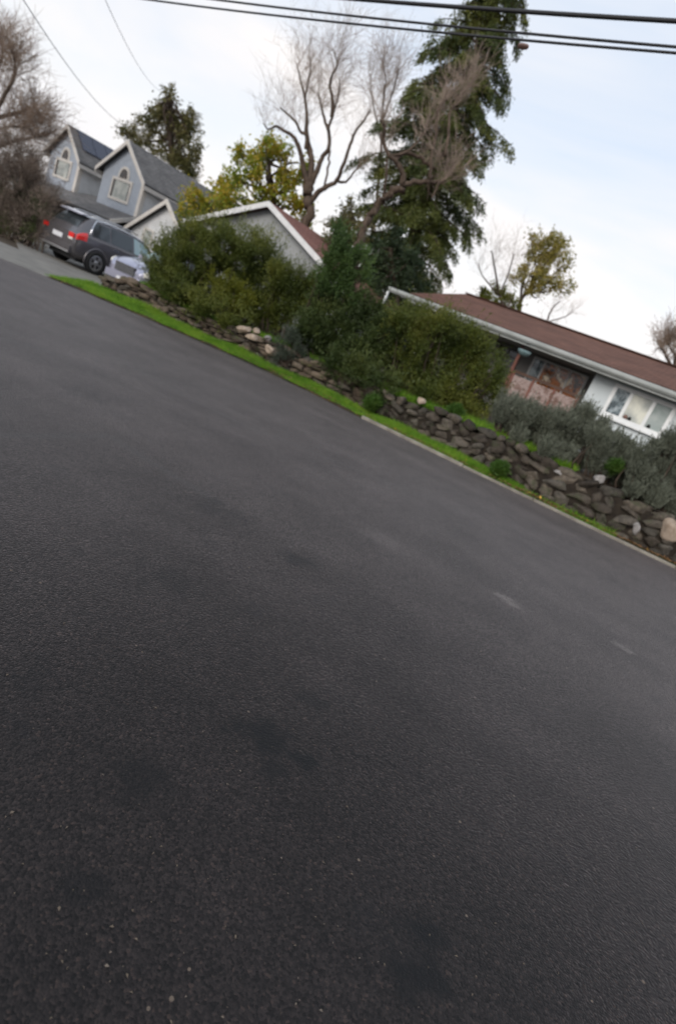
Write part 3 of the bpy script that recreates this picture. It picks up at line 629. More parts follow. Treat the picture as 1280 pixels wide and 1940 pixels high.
window(hr, -4.52, -2.62, 2.35, 3.30, 1.9, [M['glass_left'], M['glass_painted_room'], M['glass_painted_room']], M['trim_white'], .06, mull=(-4.1, -3.2), sill=True)
window(hr, -5.85, -5.0, 2.72, 3.30, 1.9, M['glass_dark'], M['wall_shade'], .05, mull=(-5.42,), cross=(3.0,))
f = window(hr, -1.60, .20, 2.34, 3.30, .6, [M['glass_left'], M['glass_mid'], M['glass_right']], M['frame_white'], .11, .07, mull=(-1.05, -.40))
for (x, s, m_) in ((-.98, .07, 'copper'), (-.86, .06, 'rubber'), (-.30, .06, 'rubber')):
    MB().lathe([(s * .6, 0), (s, s * .6), (s * .7, s * 1.5), (s * .3, s * 1.8)], (x + .06, .585, 2.45), seg=10).build('ornament', M[m_], f, True)
MB().lathe([(.03, 0), (.1, .05), (.14, .14), (.15, .2)], (0, 0, 0), seg=16).build
hb = thing('hanging_basket', 'faded teal basket hanging beside the red porch post', 'basket', P(992, 668, 18.9)); 
mb = MB(); mb.lathe([(.05, -.12), (.15, -.08), (.21, .0), (.22, .06)], seg=18); mb.build('bowl', M['teal'], hb, True)
mb = MB()
for a in (0, 2.1, 4.2): mb.tube([(.2 * cos(a), .2 * sin(a), .05), (0, 0, .32)], .006, 5)
mb.build('hanger', M['cable'], hb)

# --- grey gabled garage in the middle
gx = thing('garage', 'grey gabled outbuilding with white bargeboards and red brown roof behind the bushes', 'garage', (-7.45, 26, 0), RZ)
AP, SL = 5.16, .405; LW, RW, DP = 4.6, 6.2, 6.0
mb = MB()
mb.slab([(RW, -.35, AP - SL * RW), (RW, DP, AP - SL * RW), (0, DP, AP), (0, -.35, AP)], .12)
mb.slab([(-LW, DP, AP - SL * LW), (-LW, -.35, AP - SL * LW), (0, -.35, AP), (0, DP, AP)], .12)
mb.build('roof', M['roof_red'], gx)
for s, W_ in ((1, RW), (-1, LW)):
    MB().prism([(0, AP + .015), (s * W_, AP + .015 - SL * W_), (s * W_, AP - .21 - SL * W_), (0, AP - .21)], -.40, -.352, 'y').build('bargeboard', M['trim_white'], gx)
mb = MB(); mb.prism([(-LW + .4, 0), (RW - .4, 0), (RW - .4, AP - .14 - SL * (RW - .4)), (0, AP - .14), (-LW + .4, AP - .14 - SL * (LW - .4))], 0, DP - .4, 'y')
mb.build('wall', M['stucco_grey'], gx)

# --- blue grey two storey house
bh = thing('gabled_house', 'blue grey two storey house with two steep gables and arched windows', 'house', (-20.58, 38, 0), RZ)
def gable(cx_, hw, apex, slope, ov, depth, yf, wall_m, zb, roofm, trimm, corner=True):
    rise = lambda t: apex - slope * abs(t)
    W_ = hw + ov
    mb = MB()
    mb.slab([(cx_ + W_, yf - .32, rise(W_)), (cx_ + W_, yf + depth, rise(W_)), (cx_, yf + depth, apex), (cx_, yf - .32, apex)], .12)
    mb.slab([(cx_ - W_, yf + depth, rise(W_)), (cx_ - W_, yf - .32, rise(W_)), (cx_, yf - .32, apex), (cx_, yf + depth, apex)], .12)
    r = mb.build('roof', roofm, bh)
    for s in (1, -1):
        MB().prism([(cx_, apex + .02), (cx_ + s * W_, rise(W_) + .02), (cx_ + s * W_, rise(W_) - .24), (cx_, apex - .26)], yf - .38, yf - .322, 'y').build('bargeboard', trimm, bh)
        MB().box(cx_ + s * W_ - .03, cx_ + s * W_ + .03, yf - .32, yf + depth, rise(W_) - .32, rise(W_) - .10).build('eave_board', trimm, bh)
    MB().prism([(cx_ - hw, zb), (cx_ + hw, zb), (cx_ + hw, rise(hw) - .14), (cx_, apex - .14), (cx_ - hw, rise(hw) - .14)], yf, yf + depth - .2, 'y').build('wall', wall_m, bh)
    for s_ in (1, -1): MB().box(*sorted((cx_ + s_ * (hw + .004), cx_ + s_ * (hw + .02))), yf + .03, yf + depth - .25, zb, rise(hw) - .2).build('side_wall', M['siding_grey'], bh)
    if corner:
        mb = MB(); mb.box(cx_ + hw - .24, cx_ + hw + .03, yf - .03, yf + .003, zb, rise(hw) - .3); mb.box(cx_ + hw + .022, cx_ + hw + .04, yf + .004, yf + .24, zb, rise(hw) - .3); mb.build('corner_board', trimm, bh)
    return r
def arched(cx_, hw, z0, z1, za, aw, y):
    f = window(bh, cx_ - hw, cx_ + hw, z0, z1, y, M['glass_curtain'], M['trim_cream'], .15, .06, sill=False)
    mb = MB(); pts_o = [(cx_ + (aw + .14) * cos(a), z1 + .02 + (za - z1) * sin(a) ** .8) for a in np.linspace(.0, pi, 13)]
    mb.prism(pts_o, y - .055, y + .01, 'y'); a_ = mb.build('window', M['trim_cream'], bh)
    pts_i = [(cx_ + (aw - .02) * cos(a), z1 + .04 + (za - z1 - .16) * sin(a) ** .8) for a in np.linspace(0.0, pi, 13)]
    MB().prism(pts_i, y - .062, y - .056, 'y').build('pane', M['glass_dark'], a_)
    # dark side curtains' gap inside the frame
    for s in (-1, 1): MB().box(*sorted((cx_ + s * (hw - .155), cx_ + s * (hw - .30))), y - .018, y - .0125, z0 + .16, z1 - .16).build('curtain_gap', M['glass_dark'], f)
r1_ = gable(-5.8, 1.72, 6.72, .92, .36, 7, 0, M['siding_blue'], 0, M['roof_grey'], M['trim_cream'])
r2_ = gable(.46, 2.03, 6.86, .82, .40, 8, 0, M['siding_blue'], 0, M['roof_grey'], M['trim_cream'])
arched(-5.8, .92, 3.45, 4.68, 5.40, .36, 0); arched(.46, 1.0, 3.43, 4.75, 5.44, .40, 0)
# solar array on the right slope of the left gable
mb = MB(); e = np.array((1, 0, -.92)); e = e / np.linalg.norm(e); nv = np.array((.92, 0, 1)); nv /= np.linalg.norm(nv)
for i in range(5):
    a = np.array((-5.8, .25 + i * 1.02, 6.72)) + e * .12 + nv * .04; q = [a, a + np.array((0, .98, 0)), a + np.array((0, .98, 0)) + e * 1.55, a + e * 1.55]
    mb.add([p for p in q] + [p + nv * .04 for p in q], [(0, 1, 2, 3), (7, 6, 5, 4), (0, 4, 5, 1), (1, 5, 6, 2), (2, 6, 7, 3), (3, 7, 4, 0)])
mb.build('solar_panel', M['solar'], bh)
MB().box(-4.03, -1.62, 2.4, 7.5, 0, 4.6).build('wall', M['siding_grey'], bh)
mb = MB(); mb.slab([(-10, -2.0, 2.22), (3.1, -2.0, 2.22), (2.55, -.04, 2.95), (-10, -.04, 2.95)], .14); mb.slab([(-4.0, 0.0, 2.96), (-1.62, 0.0, 2.96), (-1.62, 1.19, 3.3), (-4.0, 1.19, 3.3)], .1); mb.build('porch_roof', M['roof_grey'], bh)
mb = MB(); mb.bar((3.12, -2.05, 2.12), (2.60, -.1, 2.80), .05, .22); mb.build('bargeboard', M['trim_cream'], bh)
MB().box(-10, 2.6, -.6, -.02, 0, 2.4).build('garage_shade_block', M['garage_shade'], bh)  # solid box, coloured near-black to stand for the shaded garage space
# lower wing to the right
rl_ = gable(5.9, 2.7, 4.42, .765, .35, 5.5, -.6, M['siding_grey'], 0, M['roof_grey'], M['trim_cream'], False)
window(bh, 4.3, 5.2, 1.6, 2.6, -.6, M['glass_curtain'], M['trim_cream'], .1)

# ------------------------------------------------------------------ trees
def tree_bare(name, label, Y, limbs, twigs, mtrunk, mtwig, base_z=None, group=None, n_tw=260, tl=1.0, tr=.012, up=.5, ydepth=1.2):
    """limbs: list of (pixel path, r0, r1, dy) ; twigs: list of (limb index, from fraction, how many)"""
    b0 = P(*limbs[0][0][0], Y); gz = base_z if base_z is not None else ground_z(b0[0], b0[1])
    t = thing(name, label, 'tree', (b0[0], Y, gz), 0, group); off = np.array((b0[0], Y, gz)); mb = MB(); paths = []
    for i, (pp, r0_, r1_x, dy) in enumerate(limbs):
        q = [P(a, b_, Y + dy * (j / max(1, len(pp) - 1)) ** 1.2 + (0 if j == 0 else random.uniform(-.12, .12))) for j, (a, b_) in enumerate(pp)]
        if i == 0 and q[0][2] > gz: q = [np.array((q[0][0] + .1, q[0][1], gz - .1))] + q
        c = curve_path(q, 5, r1_x * .4); mb.tube(c - off, np.linspace(r0_, r1_x, len(c)), 8); paths.append((c, r0_, r1_x))
    mb.build('trunk', mtrunk, t, True)
    mb = MB()
    for li, f0, cnt, ln in twigs:
        c = paths[li][0]; S, D = [], []
        for _ in range(cnt):
            k = int((f0 + (1 - f0) * random.random() ** .7) * (len(c) - 1)); S.append(c[k] - off)
            tg = unit(c[min(k + 1, len(c) - 1)] - c[max(k - 1, 0)]); D.append(unit(tg * .5 + rng.normal(size=3) * .6 + np.array((0, 0, up))))
        twig_fan(mb, S, D, ln, tr, up=up)
    mb.build('twigs', mtwig, t); return t
def Z3(lst): return [(480 + a / 5.333, 80 + b_ / 5.333) for a, b_ in lst]
def Z2(lst): return [(640 + a / 4, 80 + b_ / 4) for a, b_ in lst]
tree_bare('bare_tree', 'bare pollarded tree with forked upright limbs behind the grey garage', 30, [
    (Z3([(525, 1900), (545, 1640), (545, 1500), (560, 1440)]), .24, .20, 0),
    (Z3([(555, 1460), (520, 1330), (490, 1180), (450, 1040), (400, 950), (300, 890), (230, 850), (150, 880), (100, 820)]), .15, .02, -1.2),
    (Z3([(570, 1450), (585, 1200), (560, 1080), (535, 900), (540, 760), (520, 560), (480, 400), (440, 220)]), .16, .02, .8),
    (Z3([(530, 1080), (540, 940), (480, 910), (420, 800), (340, 720), (270, 660)]), .10, .025, -.6),
    (Z3([(570, 1460), (640, 1300), (700, 1150), (765, 1060), (760, 870), (800, 740), (860, 520), (870, 380)]), .14, .02, .5),
    (Z3([(760, 900), (720, 780), (680, 640), (655, 520)]), .08, .03, 1.0),
    (Z3([(790, 760), (800, 600), (775, 440), (800, 320), (850, 230), (800, 60)]), .09, .015, -.6),
    (Z3([(560, 1640), (640, 1530), (720, 1470), (840, 1400), (900, 1250), (980, 1030), (1030, 900), (1120, 790), (1180, 680)]), .14, .025, -1.2),
    (Z3([(840, 1400), (930, 1410), (1010, 1320), (1080, 1230)]), .07, .02, -.4),
    (Z3([(715, 1470), (760, 1220), (770, 1060)]), .05, .05, .2),
    (Z3([(520, 560), (570, 300), (575, 150)]), .04, .012, .2),
    (Z3([(530, 1330), (590, 1240), (590, 1120), (560, 1000)]), .07, .05, .2)],
    [(1, .5, 26, 1.1), (2, .45, 60, 1.5), (3, .4, 40, 1.4), (4, .5, 60, 1.5), (5, .4, 40, 1.5), (6, .3, 60, 1.6), (7, .6, 26, 1.0), (8, .4, 26, 1.0), (10, .2, 30, 1.4)],
    M['bark_brown'], M['twig_pink'], tr=.0065)
tree_bare('bare_tree', 'bare tree with a leaning crooked trunk in front of the tall conifer', 24, [
    (Z2([(110, 1700), (150, 1560), (200, 1410), (260, 1290), (340, 1190), (420, 1130), (490, 1080)]), .17, .13, 0),
    (Z2([(490, 1080), (490, 1010), (455, 920), (390, 860), (345, 760), (352, 640), (318, 585)]), .12, .04, -.5),
    (Z2([(430, 890), (480, 840), (550, 840), (640, 890), (720, 960)]), .09, .06, .6),
    (Z2([(345, 1185), (360, 1050), (372, 880)]), .05, .04, -.4),
    (Z2([(480, 1085), (600, 1060), (700, 1050), (770, 1060), (830, 1010)]), .10, .06, .6),
    (Z2([(700, 1040), (705, 900), (740, 700), (760, 500), (820, 430)]), .07, .04, .4),
    (Z2([(810, 860), (835, 700), (850, 530), (930, 420), (1040, 260)]), .06, .03, .8),
    (Z2([(390, 860), (520, 830), (640, 700), (690, 560)]), .05, .02, .3),
    (Z2([(770, 1060), (710, 1180)]), .05, .03, .1)],
    [(1, .8, 14, .7), (2, .8, 34, .9), (4, .75, 44, 1.1), (5, .5, 44, .95), (6, .5, 50, 1.0), (7, .5, 26, .8), (1, .3, 10, .7)],
    M['bark_brown'], M['twig_pale'], tr=.010, up=.55)
tree_bare('bare_tree', 'faint thin bare tree far behind between the two nearer bare trees', 55, [
    ([(700, 460), (718, 330), (724, 230), (728, 160)], .22, .05, 0), ([(722, 270), (705, 190), (700, 140)], .08, .03, 1), ([(724, 230), (745, 170), (755, 130)], .08, .03, -1), ([(726, 200), (730, 150), (722, 110)], .06, .03, 0)],
    [(0, .5, 50, 2.6), (1, .3, 40, 2.4), (2, .3, 40, 2.4), (3, .2, 40, 2.4)], M['bark_grey'], M['twig_pale'], tr=.014, up=.5)
tree_bare('bare_tree', 'grey leafless tree at the left edge behind the brown hedge', 31, [
    ([(-60, 330), (-30, 230), (-20, 160), (-25, 90)], .28, .08, 0), ([(-40, 260), (10, 180), (30, 130), (20, 90)], .12, .03, -1), ([(-30, 230), (30, 215), (65, 205), (80, 230)], .12, .03, 1), ([(-50, 300), (20, 270), (70, 260), (95, 255)], .12, .03, .5), ([(-20, 160), (5, 110), (0, 75)], .08, .03, .6), ([(-40, 260), (20, 240), (60, 245)], .09, .03, -.5)],
    [(1, .2, 130, 1.3), (2, .2, 130, 1.2), (3, .2, 130, 1.2), (4, .2, 90, 1.2), (5, .2, 110, 1.2), (0, .5, 60, 1.4)], M['bark_grey'], M['twig_pink'], tr=.013, up=.3)
tree_bare('bare_tree', 'pinkish leafless tree rising behind the right end of the brown roof', 33, [
    ([(1262, 760), (1275, 700), (1285, 660), (1290, 620)], .2, .06, 0), ([(1275, 700), (1255, 665), (1250, 655)], .08, .03, .4), ([(1280, 680), (1265, 650), (1262, 640)], .06, .03, .4)],
    [(0, .4, 120, 1.0), (1, .2, 80, .7), (2, .2, 70, .8)], M['bark_grey'], M['twig_pink'], tr=.014, up=.5)
tree_bare('bare_tree', 'fine twigged bare tree just behind the brown roof, left of the golden oak', 38, [
    ([(960, 620), (945, 560), (935, 500), (930, 475)], .12, .03, 0), ([(945, 560), (915, 525), (905, 500)], .05, .02, .4), ([(945, 560), (965, 510), (972, 480)], .05, .02, -.4)],
    [(0, .3, 34, 1.4), (1, .2, 24, 1.3), (2, .2, 24, 1.3)], M['bark_grey'], M['twig_pale'], tr=.006, up=.5)
tree_bare('bare_tree', 'low bare pinkish tree with fine twigs behind the roof, right of the golden oak', 38, [
    ([(1020, 660), (1035, 610), (1045, 585), (1060, 570)], .08, .03, 0), ([(1035, 610), (1070, 600), (1082, 590)], .04, .02, .4)],
    [(0, .3, 26, .7), (1, .2, 20, .7)], M['bark_grey'], M['twig_pink'], tr=.006, up=.3)

def tree_leafy(name, label, Y, blobs, m, trunk_px, r=.2, dj=.8, mtr=None, cat='tree', **kw):
    bl = B(Y, blobs, dj); tp = [P(a, b_, Y) for a, b_ in trunk_px]; gz = ground_z(tp[0][0], Y)
    base = np.array((tp[0][0], Y, gz)); t = thing(name, label, cat, base)
    pts = [np.array((0, 0, -.1))] + [p - base for p in tp]; mb = MB(); c = curve_path(pts, 4, .02); mb.tube(c, np.linspace(r, r * .4, len(c)), 8)
    for x, y, z, rr in bl:
        k = random.randint(len(c) // 2, len(c) - 1); e = np.array((x, y, z)) - base; mid = (c[k] + e) / 2 + rng.normal(size=3) * .25
        cc = curve_path([c[k], mid, e], 3); mb.tube(cc, np.linspace(r * .35, .02, len(cc)), 5)
    mb.build('trunk', mtr or M['bark_dark'], t, True)
    V, _ = spray_crown(bl, **kw); quads('crown', V - base, m, t); return t
tree_leafy('broadleaf_tree', 'green tree turning yellow behind the grey garage roof', 33,
    [(510, 285, 16), (490, 300, 15), (460, 305, 13), (535, 300, 18), (560, 310, 13), (480, 325, 16), (510, 320, 20), (545, 330, 18), (570, 335, 12), (450, 335, 14), (430, 345, 10), (420, 360, 14), (445, 365, 14), (500, 350, 15), (530, 355, 14), (565, 360, 13), (550, 385, 15), (575, 395, 12), (490, 375, 12), (470, 385, 14), (520, 385, 12), (575, 310, 10), (582, 330, 8), (505, 268, 8), (575, 420, 9), (455, 290, 8)],
    M['leaf_yellow'], [(560, 470), (530, 420), (515, 370), (510, 310)], .22, per=38, hole=-.11, hf=3.0, tl=.6, nl=12, ll=.18, lw=.10, jit=.08, up=.3)
tree_leafy('broadleaf_tree', 'low yellow orange leafed tree between the blue house and the garage', 29,
    [(375, 375, 16), (400, 365, 15), (425, 380, 16), (355, 390, 12), (395, 395, 18), (430, 400, 14), (345, 405, 10), (380, 410, 14), (450, 385, 12), (468, 372, 10)],
    M['leaf_yellow'], [(400, 470), (400, 420), (400, 380)], .14, per=60, hole=-.08, hf=3.0, tl=.5, nl=12, ll=.14, lw=.08, jit=.06, up=.3)
tree_leafy('fir_tree', 'broad dark brown green fir with two tops behind the blue house', 50,
    [(323, 166, 3), (322, 172, 5), (318, 184, 8), (322, 198, 10), (305, 198, 9), (300, 215, 12), (322, 218, 11), (285, 225, 10), (265, 232, 9), (248, 245, 9), (275, 248, 12), (300, 240, 11), (325, 240, 12), (345, 228, 8), (360, 215, 7), (366, 228, 8), (352, 240, 11), (362, 252, 10), (340, 262, 13), (315, 265, 12), (290, 265, 10), (365, 275, 10), (372, 292, 9), (350, 288, 12), (328, 290, 12), (305, 285, 10), (345, 310, 11), (362, 318, 10), (365, 335, 8), (335, 305, 10), (270, 262, 9), (240, 258, 7), (355, 335, 9)],
    M['leaf_fir'], [(330, 380), (325, 300), (322, 230), (321, 180)], .3, per=32, hole=-.07, hf=3.2, tl=.7, nl=14, ll=.26, lw=.09, jit=.09, up=.0, out_=1.2, droop=.35)
tree_leafy('oak_tree', 'round golden green oak standing alone above the brown roof', 42,
    [(1030, 455, 15), (1048, 465, 14), (1060, 480, 14), (1068, 500, 11), (1015, 470, 11), (1003, 485, 11), (1022, 490, 12), (1035, 510, 15), (1060, 518, 11), (1050, 535, 10), (1068, 545, 11), (1022, 530, 14), (1008, 520, 12), (990, 520, 10), (975, 525, 8), (1000, 545, 10), (1025, 548, 9), (1040, 490, 9), (990, 500, 7), (1005, 450, 6)],
    M['leaf_oak'], [(975, 620), (985, 570), (1005, 545), (1025, 510)], .2, per=34, hole=-.14, hf=3, tl=.45, nl=12, ll=.17, lw=.09, jit=.09, up=.2, mtr=M['bark_grey'])
tree_leafy('oak_tree', 'low mossy yellow tree crown peeping over the brown roof left of the oak', 38,
    [(920, 558, 11), (940, 562, 13), (955, 570, 12), (968, 580, 12), (930, 570, 12), (912, 565, 8)],
    M['leaf_lime'], [(940, 640), (940, 590), (940, 570)], .12, per=40, tl=.5, nl=12, ll=.16, lw=.1, jit=.07, up=.3)
tree_leafy('small_cypress', 'small pointed conifer between the garage roof and the leaning bare tree', 29,
    [(664, 378, 5), (661, 392, 7), (657, 405, 9), (652, 420, 13), (640, 425, 12), (628, 435, 12), (650, 440, 16), (670, 430, 12), (635, 455, 15), (660, 460, 17), (680, 420, 9), (688, 435, 10), (620, 455, 9), (685, 455, 12), (650, 480, 18), (680, 480, 14)],
    M['leaf_fir'], [(660, 540), (660, 470), (663, 400)], .14, per=60, tl=.45, nl=12, ll=.13, lw=.06, jit=.05, up=.7)

# tall conifer with drooping branches
def conifer(name, label, x, Y, gz, top, width, m, nb=150, trunk_r=.45, droop=.55, ls=.22, sprays=10, lean=(0, 0)):
    t = thing(name, label, 'tree', (x, Y, gz)); mb = MB(); H_ = top - gz
    tp = np.array([(lean[0] * s * H_ + .12 * sin(s * 9), lean[1] * s * H_, s * H_) for s in np.linspace(0, 1, 12)]); mb.tube(tp, np.linspace(trunk_r, .06, 12), 9)
    C_, D_ = [], []
    for i in range(nb):
        s = ((i + random.random()) / nb) ** .9 * .99; h = s * H_; a = i * 2.399 + random.uniform(-.4, .4); Lb = width(s) * random.uniform(.55, 1.15)
        base = np.array((np.interp(s, np.linspace(0, 1, 12), tp[:, 0]), np.interp(s, np.linspace(0, 1, 12), tp[:, 1]), h)); dr = np.array((cos(a), sin(a), 0)); dd = droop * random.uniform(.6, 1.3)
        q = [base + dr * Lb * u + np.array((0, 0, .18 * Lb * u - dd * Lb * u * u)) for u in np.linspace(0, 1, 7)]; mb.tube(q, np.linspace(.07, .015, 7), 4)
        sd = np.array((-sin(a), cos(a), 0))
        nsp = int(sprays * Lb)
        for _ in range(nsp):
            u = random.uniform(.18, 1.0); p = base + dr * Lb * u + np.array((0, 0, .18 * Lb * u - dd * Lb * u * u)); side = sd * random.choice((-1, 1)) * random.uniform(.1, 1) * (.75 * (1.1 - u) * Lb * .5 + .2)
            n_ = 32; uu = rng.random(n_)[:, None]; end = side + dr * .25 + np.array((0, 0, -.45 - .3 * random.random()))
            C_.append(p + end * uu + rng.normal(size=(n_, 3)) * .07); D_.append(np.repeat([end + np.array((0, 0, -.3))], n_, 0) + rng.normal(size=(n_, 3)) * .5)
    mb.build('trunk', M['bark_dark'], t, True); c = np.concatenate(C_); d = np.concatenate(D_); n = len(c)
    quads('crown', leaves(c, d, ls * (.6 + .8 * rng.random(n)), ls * .34 * (.6 + .8 * rng.random(n))), m, t); return t
conifer('tall_conifer', 'very tall dark olive conifer with drooping branches rising behind the cables', -1.75, 33, .9, 23.5,
    lambda s: float(np.interp(s, [0, .12, .2, .3, .42, .55, .66, .75, .85, 1], [2.3, 2.9, 3.2, 3.2, 3.5, 3.2, 2.2, 1.6, 1.5, .4])), M['leaf_conifer'], nb=200, sprays=16, droop=.5, ls=.15, lean=(-.055, 0))
tree_leafy('evergreen_tree', 'dense dark evergreen at the foot of the tall conifer behind the roofs', 29,
    [(730, 470, 18), (750, 450, 14), (715, 480, 13), (745, 490, 22), (720, 505, 18), (770, 500, 20), (760, 530, 22), (735, 530, 20), (790, 520, 14), (705, 460, 9), (785, 490, 14), (800, 540, 14), (700, 520, 14), (715, 545, 16)],
    M['leaf_conifer_dark'], [(750, 580), (745, 520), (740, 470)], .16, per=80, tl=.5, nl=12, ll=.14, lw=.06, jit=.05, up=.1, droop=.3)

# ------------------------------------------------------------------ shrubs
KW = dict(per=250, tl=.42, nl=18, ll=.075, lw=.022, jit=.024, up=.75, out_=.9, stiff=.65, hole=-.11, hf=10.0)
shrub('shrub', 'big loose dark olive bush covering the garage front, above the slab wall', 'bush', 17.6,
    [(395, 450, 22), (365, 465, 26), (425, 470, 24), (455, 485, 26), (480, 490, 26), (340, 480, 20), (320, 490, 28), (300, 505, 22), (350, 505, 34), (400, 490, 38), (445, 505, 36), (490, 505, 34), (310, 530, 26), (350, 540, 34), (400, 540, 36), (450, 545, 36), (505, 550, 34), (500, 585, 30), (470, 590, 28), (400, 580, 28), (350, 570, 24), (430, 610, 22), (300, 545, 22), (330, 565, 24), (380, 595, 24), (450, 610, 22), (490, 605, 24), (365, 445, 14), (345, 457, 12)],
    M['leaf_olive'], dj=.6, **dict(KW, up=1.0, tl=.55))
shrub('shrub', 'yellow tinged brown green bush in front of the lower garage wall', 'bush', 17.0,
    [(530, 535, 20), (555, 540, 22), (575, 550, 26), (540, 560, 30), (570, 590, 30), (530, 600, 28), (590, 610, 26), (510, 610, 22), (600, 560, 20), (520, 520, 12)], M['leaf_olive'], **dict(KW, up=.9))
shrub('shrub', 'small bright yellow green shrub nestling in front of the big olive bush', 'bush', 16.35,
    [(408, 535, 15), (425, 548, 18), (445, 558, 20), (460, 575, 18), (420, 565, 18), (440, 580, 16)], M['leaf_lime'], dj=.15, **dict(KW, up=1.0, tl=.35, per=190))
shrub('rosemary_shrub', 'small trailing blue green shrub hanging over a break in the stone wall', 'bush', 15.2,
    [(555, 640, 18), (540, 655, 20), (525, 670, 18), (530, 690, 15), (560, 665, 18), (545, 680, 14)], M['leaf_blue'], dj=.15, base=.35, **dict(KW, up=.4, tl=.3, per=230, ll=.05, lw=.012))
shrub('upright_shrub', 'upright green shrub with pale tips and tall shoots beside the leaning tree trunk', 'bush', 16.4,
    [(635, 480, 18), (650, 470, 18), (625, 500, 20), (650, 505, 26), (675, 500, 18), (635, 530, 28), (665, 540, 28), (620, 550, 24), (650, 570, 30), (610, 575, 20), (640, 455, 12), (690, 500, 10), (645, 435, 6), (695, 485, 6), (630, 445, 6)],
    M['leaf_mid'], **dict(KW, up=1.2, tl=.42, ll=.06, lw=.028))
shrub('shrub', 'wide dark green bush overhanging the middle of the stone wall', 'bush', 15.9,
    [(600, 600, 26), (585, 625, 24), (630, 610, 30), (665, 600, 28), (620, 645, 32), (660, 640, 36), (700, 620, 34), (650, 680, 30), (690, 670, 34), (700, 700, 30), (610, 675, 22), (715, 600, 18), (690, 585, 22), (725, 650, 36), (730, 700, 32), (580, 650, 20), (665, 705, 22), (745, 720, 22), (600, 665, 24), (635, 695, 24), (690, 718, 24), (725, 735, 22), (575, 640, 22), (725, 612, 14), (737, 632, 22)],
    M['leaf_dark'], dj=.5, **KW)
shrub('shrub', 'large olive green bush with yellowish tips hiding the left half of the white house', 'bush', 15.6,
    [(755, 615, 20), (780, 620, 24), (812, 618, 20), (840, 630, 22), (865, 645, 20), (760, 630, 32), (800, 635, 36), (845, 650, 36), (885, 660, 30), (910, 690, 28), (930, 715, 22), (780, 680, 36), (830, 695, 38), (880, 710, 36), (905, 740, 28), (790, 720, 30), (850, 745, 30), (880, 770, 22), (790, 592, 8), (895, 655, 14), (835, 604, 8), (925, 745, 20), (810, 740, 22), (760, 735, 24), (800, 755, 22), (850, 765, 24), (890, 785, 20), (920, 770, 20)],
    M['leaf_olive'], dj=.5, **KW)
KG = dict(per=620, hole=-.24, hf=14.0, tl=.33, nl=20, ll=.065, lw=.013, jit=.012, up=1.6, out_=.6, stiff=.85, spread=.4)
GL = 'grey green shrubs above the boulder wall'
shrub('lavender_shrub', 'leftmost grey shrub, brownish and thin, below the pink porch panels', 'bush', 13.5,
    [(950, 768, 16), (975, 782, 18), (1000, 790, 18), (945, 790, 20), (980, 800, 24), (1010, 805, 20), (960, 810, 16), (1000, 830, 18), (975, 835, 16), (1020, 840, 18), (985, 815, 18)], M['leaf_grey'], GL, dj=.25, **KG)
shrub('lavender_shrub', 'grey green shrub directly below the corner of the white wall', 'bush', 13.1,
    [(1040, 806, 16), (1065, 806, 18), (1030, 810, 24), (1060, 820, 28), (1095, 800, 24), (1040, 845, 22), (1080, 850, 24), (1060, 870, 20), (1095, 880, 20), (1030, 860, 18), (1105, 795, 14), (1110, 840, 22)], M['leaf_grey'], GL, dj=.25, **KG)
shrub('lavender_shrub', 'grey green shrub below the triple window, second from the right edge', 'bush', 12.6,
    [(1130, 818, 16), (1150, 842, 20), (1130, 860, 26), (1165, 865, 26), (1120, 885, 20), (1180, 890, 24), (1150, 895, 20), (1190, 866, 16), (1120, 840, 20), (1135, 900, 20), (1175, 850, 12), (1170, 915, 20)], M['leaf_grey'], GL, dj=.25, **KG)
shrub('lavender_shrub', 'largest grey shrub at the right edge, dark beneath, above the beige boulder', 'bush', 12.1,
    [(1215, 868, 16), (1240, 870, 20), (1270, 850, 26), (1215, 890, 28), (1250, 900, 32), (1290, 880, 32), (1225, 935, 28), (1265, 945, 30), (1295, 930, 26), (1210, 915, 22), (1300, 970, 24), (1235, 950, 24), (1275, 965, 24), (1195, 880, 16), (1200, 905, 22), (1235, 855, 12), (1265, 852, 14), (1195, 935, 20), (1290, 858, 18)], M['leaf_grey'], GL, dj=.3, **KG)
# weeds
def weeds(px, py, Y, n, s, label, nm='weed_clump'):
    bl = [(px + random.uniform(-n, n), py + random.uniform(-n * .4, n * .4), 9) for _ in range(7)]
    b2 = [(x, y, max(.1, z), r * 1.35) for x, y, z, r in B(Y, bl, .2)]; a = np.array(b2); base = np.array((a[:, 0].mean(), a[:, 1].mean(), max(.03, a[:, 2].min() - .1)))
    V, _ = spray_crown(b2, hole=-2, per=1000, tl=.13, nl=9, ll=s * 1.1, lw=s * .3, jit=.02, up=.9, stiff=.6); o = quads(nm, V - base, M['weed'], None); o.location = tuple(base); return tag(o, label, 'weeds')
weeds(705, 765, 14.1, 7, .06, 'leafy bright green weed clump in the verge just above where the kerb begins')
weeds(945, 890, 12.4, 10, .05, 'lone green tuft growing at the foot of the boulder wall')
weeds(860, 785, 13.9, 15, .06, 'light green weeds on top of the wall below the large olive bush')
weeds(1160, 885, 12.2, 8, .04, 'tiny lime green sprig beside the white round stone')
